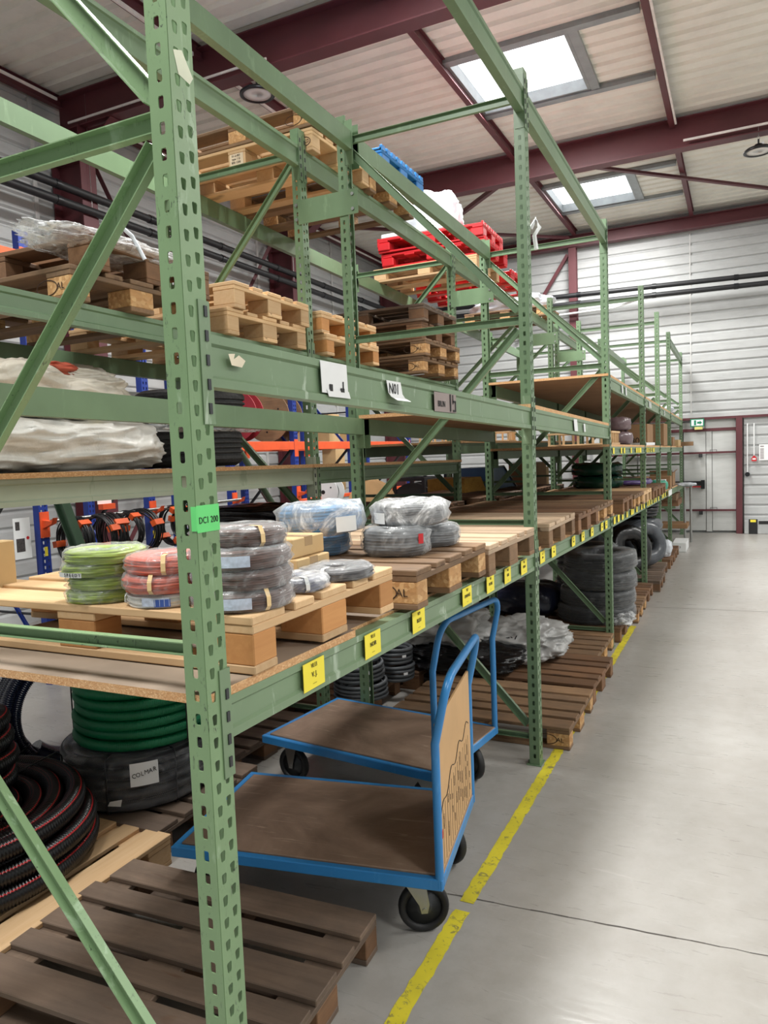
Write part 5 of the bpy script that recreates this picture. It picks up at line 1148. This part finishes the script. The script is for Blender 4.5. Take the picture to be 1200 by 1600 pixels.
drum('wooden cable drum with plank flanges on the orange beams', (-4.55, 8.32, 2.43), .33, .40, .12, flange=M_OLD, core=M_OLD)
drum('narrow cable drum with dark red flanges beside the wooden drum on the orange beams', (-4.6, 7.62, 2.43), .32, .16, .05, flange=plain('drum_red', srgb(150, 40, 50), .6), core=M_OLD)
drum('white and red cable drum low beside the rear posts', (-4.3, 9.2, 1.38), .22, .3, .2, flange=M_WHITE, core=M_BLK)
for j, (x, y, z, a, b, c) in enumerate(((-4.9, 10.3, 2.102, .3, .35, .45), (-4.9, 10.9, 2.102, .35, .4, .35), (-4.8, 11.4, .9, .35, .35, .7), (-4.9, 10.5, 1.33, .25, .3, .72), (-4.95, 9.2, 2.102, .3, .3, .3), (-4.9, 4.95, 2.102+1.6, .4, .5, .3))):
    if j in (5,): continue
    z0 = z
    carton(['pale carton on the orange beams at the back of the cable rack', 'second pale carton on the orange beams of the cable rack', 'tall tan carton low in the cable rack', 'upright tan carton in the cable rack seen between the green posts', 'brown carton with a white label high on the cable rack'][j], x-a/2, x+a/2, y-b/2, y+b/2, z0, z0+c, (M_CARD, M_CARD, M_CARD, M_CARD, M_CARDB)[j], lab=(('x', -.08, .08, .1, .16),) if j == 4 else None)
# black machines behind the rear row
for j, (x, y, w_, d_, h_) in enumerate(((-3.6, 10.9, .5, .7, 1.5), (-3.7, 11.9, .6, .8, 1.62), (-3.6, 13.0, .5, .8, 1.35))):
    t = thing('drum_winder', ['black cable winding machine with a drum, left of three', 'black cable winding machine with open frame, middle of three', 'black cable winding machine, right of three by the ochre crate'][j], 'machine', (x, y, 0), .1*j); m = MB()
    for sx in (-1, 1):
        for sy in (-1, 1): m.box(sx*w_/2-.025, sx*w_/2+.025, sy*d_/2-.025, sy*d_/2+.025, 0, h_)
    for z in (.1, .8, h_-.05):
        for sx in (-1, 1): m.box(sx*w_/2-.02, sx*w_/2+.02, -d_/2, d_/2, z, z+.05)
        for sy in (-1, 1): m.box(-w_/2, w_/2, sy*d_/2-.02, sy*d_/2+.02, z, z+.05)
    m.build('machine_frame', M_BLKGL, t)
    for q in (-.2, .2): m = MB(); m.cyl((0, q-.01, 1.0), (0, q+.01, 1.0), .42, 32, smooth=False); m.build('flange', M_BLK, t)
    m = MB(); m.cyl((0, -.2, 1.0), (0, .2, 1.0), .28, 28); m.build('wound_cable', M_CBLK, t)
    if j == 0: m = MB(); m.box(w_/2+.02, w_/2+.05, -.1, 0.0, 1.2, 1.36); m.build('red_cap_plate', M_WHITE, t); m = MB(); m.box(w_/2+.015, w_/2+.055, -.105, .005, 1.36, 1.4); m.build('red_cap', M_REDPL, t)
# posters on the blue rack at the left edge
t = thing('notice_sheet', 'white notice sheet with photos tied to the blue rack at the left edge', 'notice', (XC+.016, 4.10, 1.13), 0); m = MB(); m.box(0, .002, -.02, .14, 0, .34); s_ = m.build('sheet', M_WHITE, t)
m = MB(); m.box(.002, .003, .0, .04, .24, .31); m.build('photo', plain('grey_photo', srgb(70, 66, 66), .5, var=.5, scale=60), t); m = MB(); m.box(.002, .003, 0, .08, .06, .17); m.build('photo', bpy.data.materials['grey_photo'], t); m = MB(); m.cyl((.003, .11, .17), (.004, .11, .17), .014, 12); m.build('red_dot', M_REDPL, t)
t = thing('notice_sheet', 'small white notice with an orange tray above the hanging coils', 'notice', (XC+.02, 4.97, 1.52), 0); m = MB(); m.box(0, .002, 0, .17, 0, .20); m.build('sheet', M_WHITE, t); m = MB(); m.box(.0, .06, .01, .16, -.05, .0); m.build('tray', M_RORANGE, t)
m = MB(); m.box(.002, .003, .02, .08, .05, .15); m.build('photo', bpy.data.materials['grey_photo'], t)
t = thing('green_prop', 'dark green steel prop leaning beside the blue rack', 'steel beam', (-4.05, 5.0, 0)); m = MB(); ibeam(m, (0, -.9, 2.35), (0.05, -.1, .0), .1, .08, (1, 0, 0)); m.build('prop', plain('dark_green_steel', srgb(60, 84, 64), .5), t)
t = thing('steel_tube', 'dark green pipe leaning behind the rear shelf below the wooden drum', 'steel tube', (-3.6, 6.6, 0)); m = MB(); m.cyl((-.4, -.1, 2.3), (0, 1.3, .2), .035); m.build('tube', plain('olive_steel', srgb(70, 86, 66), .45), t)
# ------------------------------------------------------------------ pipes, lamps, door, signs
M_INSUL = plain('black_insulation', srgb(30, 31, 34), .5, bump=.3, bscale=30)
def ipipe(label, pts, r):
    t = thing('insulated_pipe', label, 'pipe', (0, 0, 0)); P = []
    for a, b in zip(pts[:-1], pts[1:]):
        n = max(2, int((Vector(b)-Vector(a)).length/.5))
        for i in range(n): P.append(tuple(Vector(a).lerp(Vector(b), i/n)))
    P.append(pts[-1]); m = MB(); m.tube(P, r, 12); m.build('insulation', M_INSUL, t)
    for i, p in enumerate(P[1:-1]):
        if i % 3 == 0:
            d = (Vector(P[i+2])-Vector(P[i])).normalized(); m = MB(); m.cyl(Vector(p)-d*.04, Vector(p)+d*.04, r+.008, 12); m.build('joint_sleeve', M_BLKGL, t)
        if i % 9 == 4: m = MB(); m.cyl(p, (p[0], p[1], ZR), .003, 5); m.build('hanger', M_STEEL, t)
    return t
ipipe('upper black insulated pipe running along both walls under the roof', [(-6.2, YB+.2, 5.27), (-6.2, 11.1, 5.20), (-6.2, 15.9, 5.17), (-5.5, 16.15, 5.15), (7, 16.15, 4.92)], .05)
ipipe('lower black insulated pipe running along both walls under the roof', [(-6.2, YB+.2, 5.08), (-6.2, 11.1, 5.02), (-6.2, 15.85, 4.98), (-5.5, 16.12, 4.96), (7, 16.12, 4.76)], .05)
t = thing('conduit', 'thin pale conduit on the far wall just below the black pipes', 'conduit', (0, 0, 0)); m = MB(); m.tube([(-4.5, 16.2, 4.74), (-2.5, 16.2, 4.72), (-1.3, 16.2, 4.74), (-.75, 16.2, 4.86)], .02, 8); m.build('tube', M_WHITE, t)
def lamp(label, loc):
    t = thing('high_bay_lamp', label, 'ceiling lamp', loc, 0, None); m = MB(); m.lathe([(.0, .10), (.05, .10), (.06, .07), (.09, .055), (.16, .045), (.19, .02), (.19, .0), (.175, -.004), (.155, 0), (.15, .012), (0, .02)], n=40); m.build('housing', M_BLKGL, t)
    m = MB(); m.lathe([(.0, .004), (.1, .002), (.15, .006), (.15, .014), (0, .014)], n=40); m.build('lens', plain('lamp_lens', srgb(226, 224, 220), .25, var=.02) if 'lamp_lens' not in bpy.data.materials else bpy.data.materials['lamp_lens'], t)
    m = MB(); m.cyl((0, 0, .1), (0, 0, .17), .012, 8); m.build('stem', M_BLKGL, t)
    m = MB(); m.tube([(.014*math.cos(a), 0, .19+.022*math.sin(a)) for a in np.linspace(0, 6.28, 13)[:-1]], .004, 5, closed=True); m.cyl((0, 0, .21), (0, 0, .34), .004, 5); m.build('hook', M_STEEL, t)
    m = MB(); m.box(.03, .07, -.02, .02, .07, .12); m.build('sensor', M_WHITE, t)
    return t
lamp('round black lamp under the roof at the right edge', (1.30, 11.70, 5.80)); lamp('round black lamp hanging between the green top beams at the left', (-3.66, 7.0, 5.83)); lamp('round black lamp mostly hidden behind the wooden pallets', (-3.7, 11.72, 5.80))
# door in the far wall
M_DOORP = wall_mat('door_panel', srgb(208, 210, 208), .08); d1 = thing('door_1', None, None, (0, YF+.03, 0)); d1['kind'] = 'structure'
m = MB()
for a, b in ((-1.85, -.93), (-.91, -.02), (.0, .42), (.545, .98)): m.box(a, b, 0, .04, .05, 2.12)
m.box(.43, .535, -.01, .03, .03, 2.12); m.box(-1.85, .4, .0, .03, 2.14, 2.34); m.box(.41, .98, .0, .03, 2.14, 2.34); m.build('door_leaf', M_DOORP, d1)
m = MB(); m.box(.985, 1.10, -.12, .03, 0, 2.36); m.box(-1.9, 1.0, -.03, .03, 2.10, 2.16); m.box(-1.9, 7.0, -.10, -.03, 2.335, 2.385); m.build('door_frame', M_RED, d1)
for z in (1.66, .475):
    m = MB(); m.box(-1.5, .98, -.06, -.03, z-.02, z+.02); m.build('locking_bar', M_RED, d1); m = MB(); m.box(.29, .36, -.09, -.03, z-.09, z-.02); m.box(.5, .63, -.05, -.04, z+.05, z+.058); m.box(.5, .508, -.05, -.04, z+.02, z+.05); m.box(.622, .63, -.05, -.04, z+.02, z+.05); m.build('lock', M_DARKST, d1)
m = MB(); m.box(-.5, .36, -.08, -.02, 1.0, 1.08); m.box(.33, .4, -.1, -.01, .92, 1.1); m.build('push_bar', M_BLKGL, d1); m = MB(); m.box(-.5, .33, -.09, -.05, .955, .975); m.build('red_strip', M_REDPL, d1)
m = MB(); m.box(.0, .98, .0, .035, .0, .012); m.build('threshold', M_STEEL, d1)
t = thing('exit_sign', 'green and white emergency exit sign over the far door', 'exit sign', (.27, YF-.13, 2.2)); m = MB(); m.box(-.13, .13, -.02, .03, .0, .16); m.build('housing', plain('sign_green', srgb(20, 130, 96), .4), t)
m = MB(); m.box(-.11, .11, -.023, -.020, .02, .14); m.build('panel', M_WHITE, t); m = MB(); m.box(-.06, -.02, -.026, -.023, .03, .13); m.prism([(0, 0), (.05, 0), (.05, -.02), (.09, .02), (.05, .06), (.05, .04), (0, .04)], (.0, -.0265, .06), (.0, -.024, .06), (0, 0, 1), side=(1, 0, 0)); m.build('pictogram', bpy.data.materials['sign_green'], t)
m = MB(); m.box(-.05, .1, -.02, .03, -.06, -.004); m.build('lamp_unit', plain('yellowed', srgb(206, 198, 120), .5), t)
m = MB(); m.cyl((-.14, 0, .1), (-.9, 0, .1), .012, 6); m.build('bracket', M_DARKST, t)
for x, z, nm, lb, c in ((1.19, 1.2, 'switch', 'black round control hanging on a pale conduit right of the door', M_BLKGL), (1.31, 1.5, 'call_point', 'small red alarm call point on a pale conduit right of the door', M_REDPL)):
    t = thing('wall_'+nm if False else 'alarm_point' if c is M_REDPL else 'control_button', lb, 'switch', (x, YF-.03, z)); m = MB(); m.cyl((0, 0, .04), (0, 0, 2.22-z), .012, 8); m.build('conduit', M_WHITE, t)
    m = MB()
    if c is M_REDPL: m.prism([(-.045, .04), (.045, .04), (.045, -.03), (0, -.08), (-.045, -.03)], (0, 0, 0), (0, -.04, 0), (0, 0, 1), side=(1, 0, 0)); m.build('body', c, t); m = MB(); m.box(-.03, .03, -.043, -.039, -.01, .02); m.build('label_plate', M_WHITE, t)
    else: m.cyl((0, 0, 0), (0, -.05, 0), .045, 16); m.build('body', c, t)
t = thing('wall_notice', 'framed safety notice on the far wall at the right edge', 'notice', (1.4, YF-.02, 1.47)); m = MB(); m.box(0, .25, -.008, 0, 0, .32); m.build('sheet', M_WHITE, t); m = MB()
for z in np.arange(.03, .24, .022): m.box(.02, .085, -.0095, -.008, z, z+.012)
m.box(.02, .085, -.0095, -.008, .27, .29); m.build('print', plain('print_grey', srgb(140, 128, 130), .6), t)
t = thing('dock_bumper', 'grey kerb box with a yellow and black warning patch right of the door', 'bumper', (1.13, YF-.08, 0)); m = MB(); m.box(0, .7, -.05, .05, 0, .27, ch=.01); m.build('body', plain('grey_kerb', srgb(170, 172, 172), .6), t)
m = MB(); m.box(.16, .56, -.054, -.05, .2, .27) if False else m.box(.26, .56, -.054, -.05, .2, .265); m.box(.08, .24, -.056, -.05, .0, .30); m.build('black_panel', M_BLK, t); m = MB()
m.prism([(.09, .2), (.16, .13), (.23, .2), (.23, .12), (.16, .02), (.09, .12)], (0, -.0565, 0), (0, -.059, 0), (0, 0, 1), side=(1, 0, 0)); m.box(.11, .21, -.0575, -.0565, .24, .29); m.build('yellow_chevron', M_YEL, t)
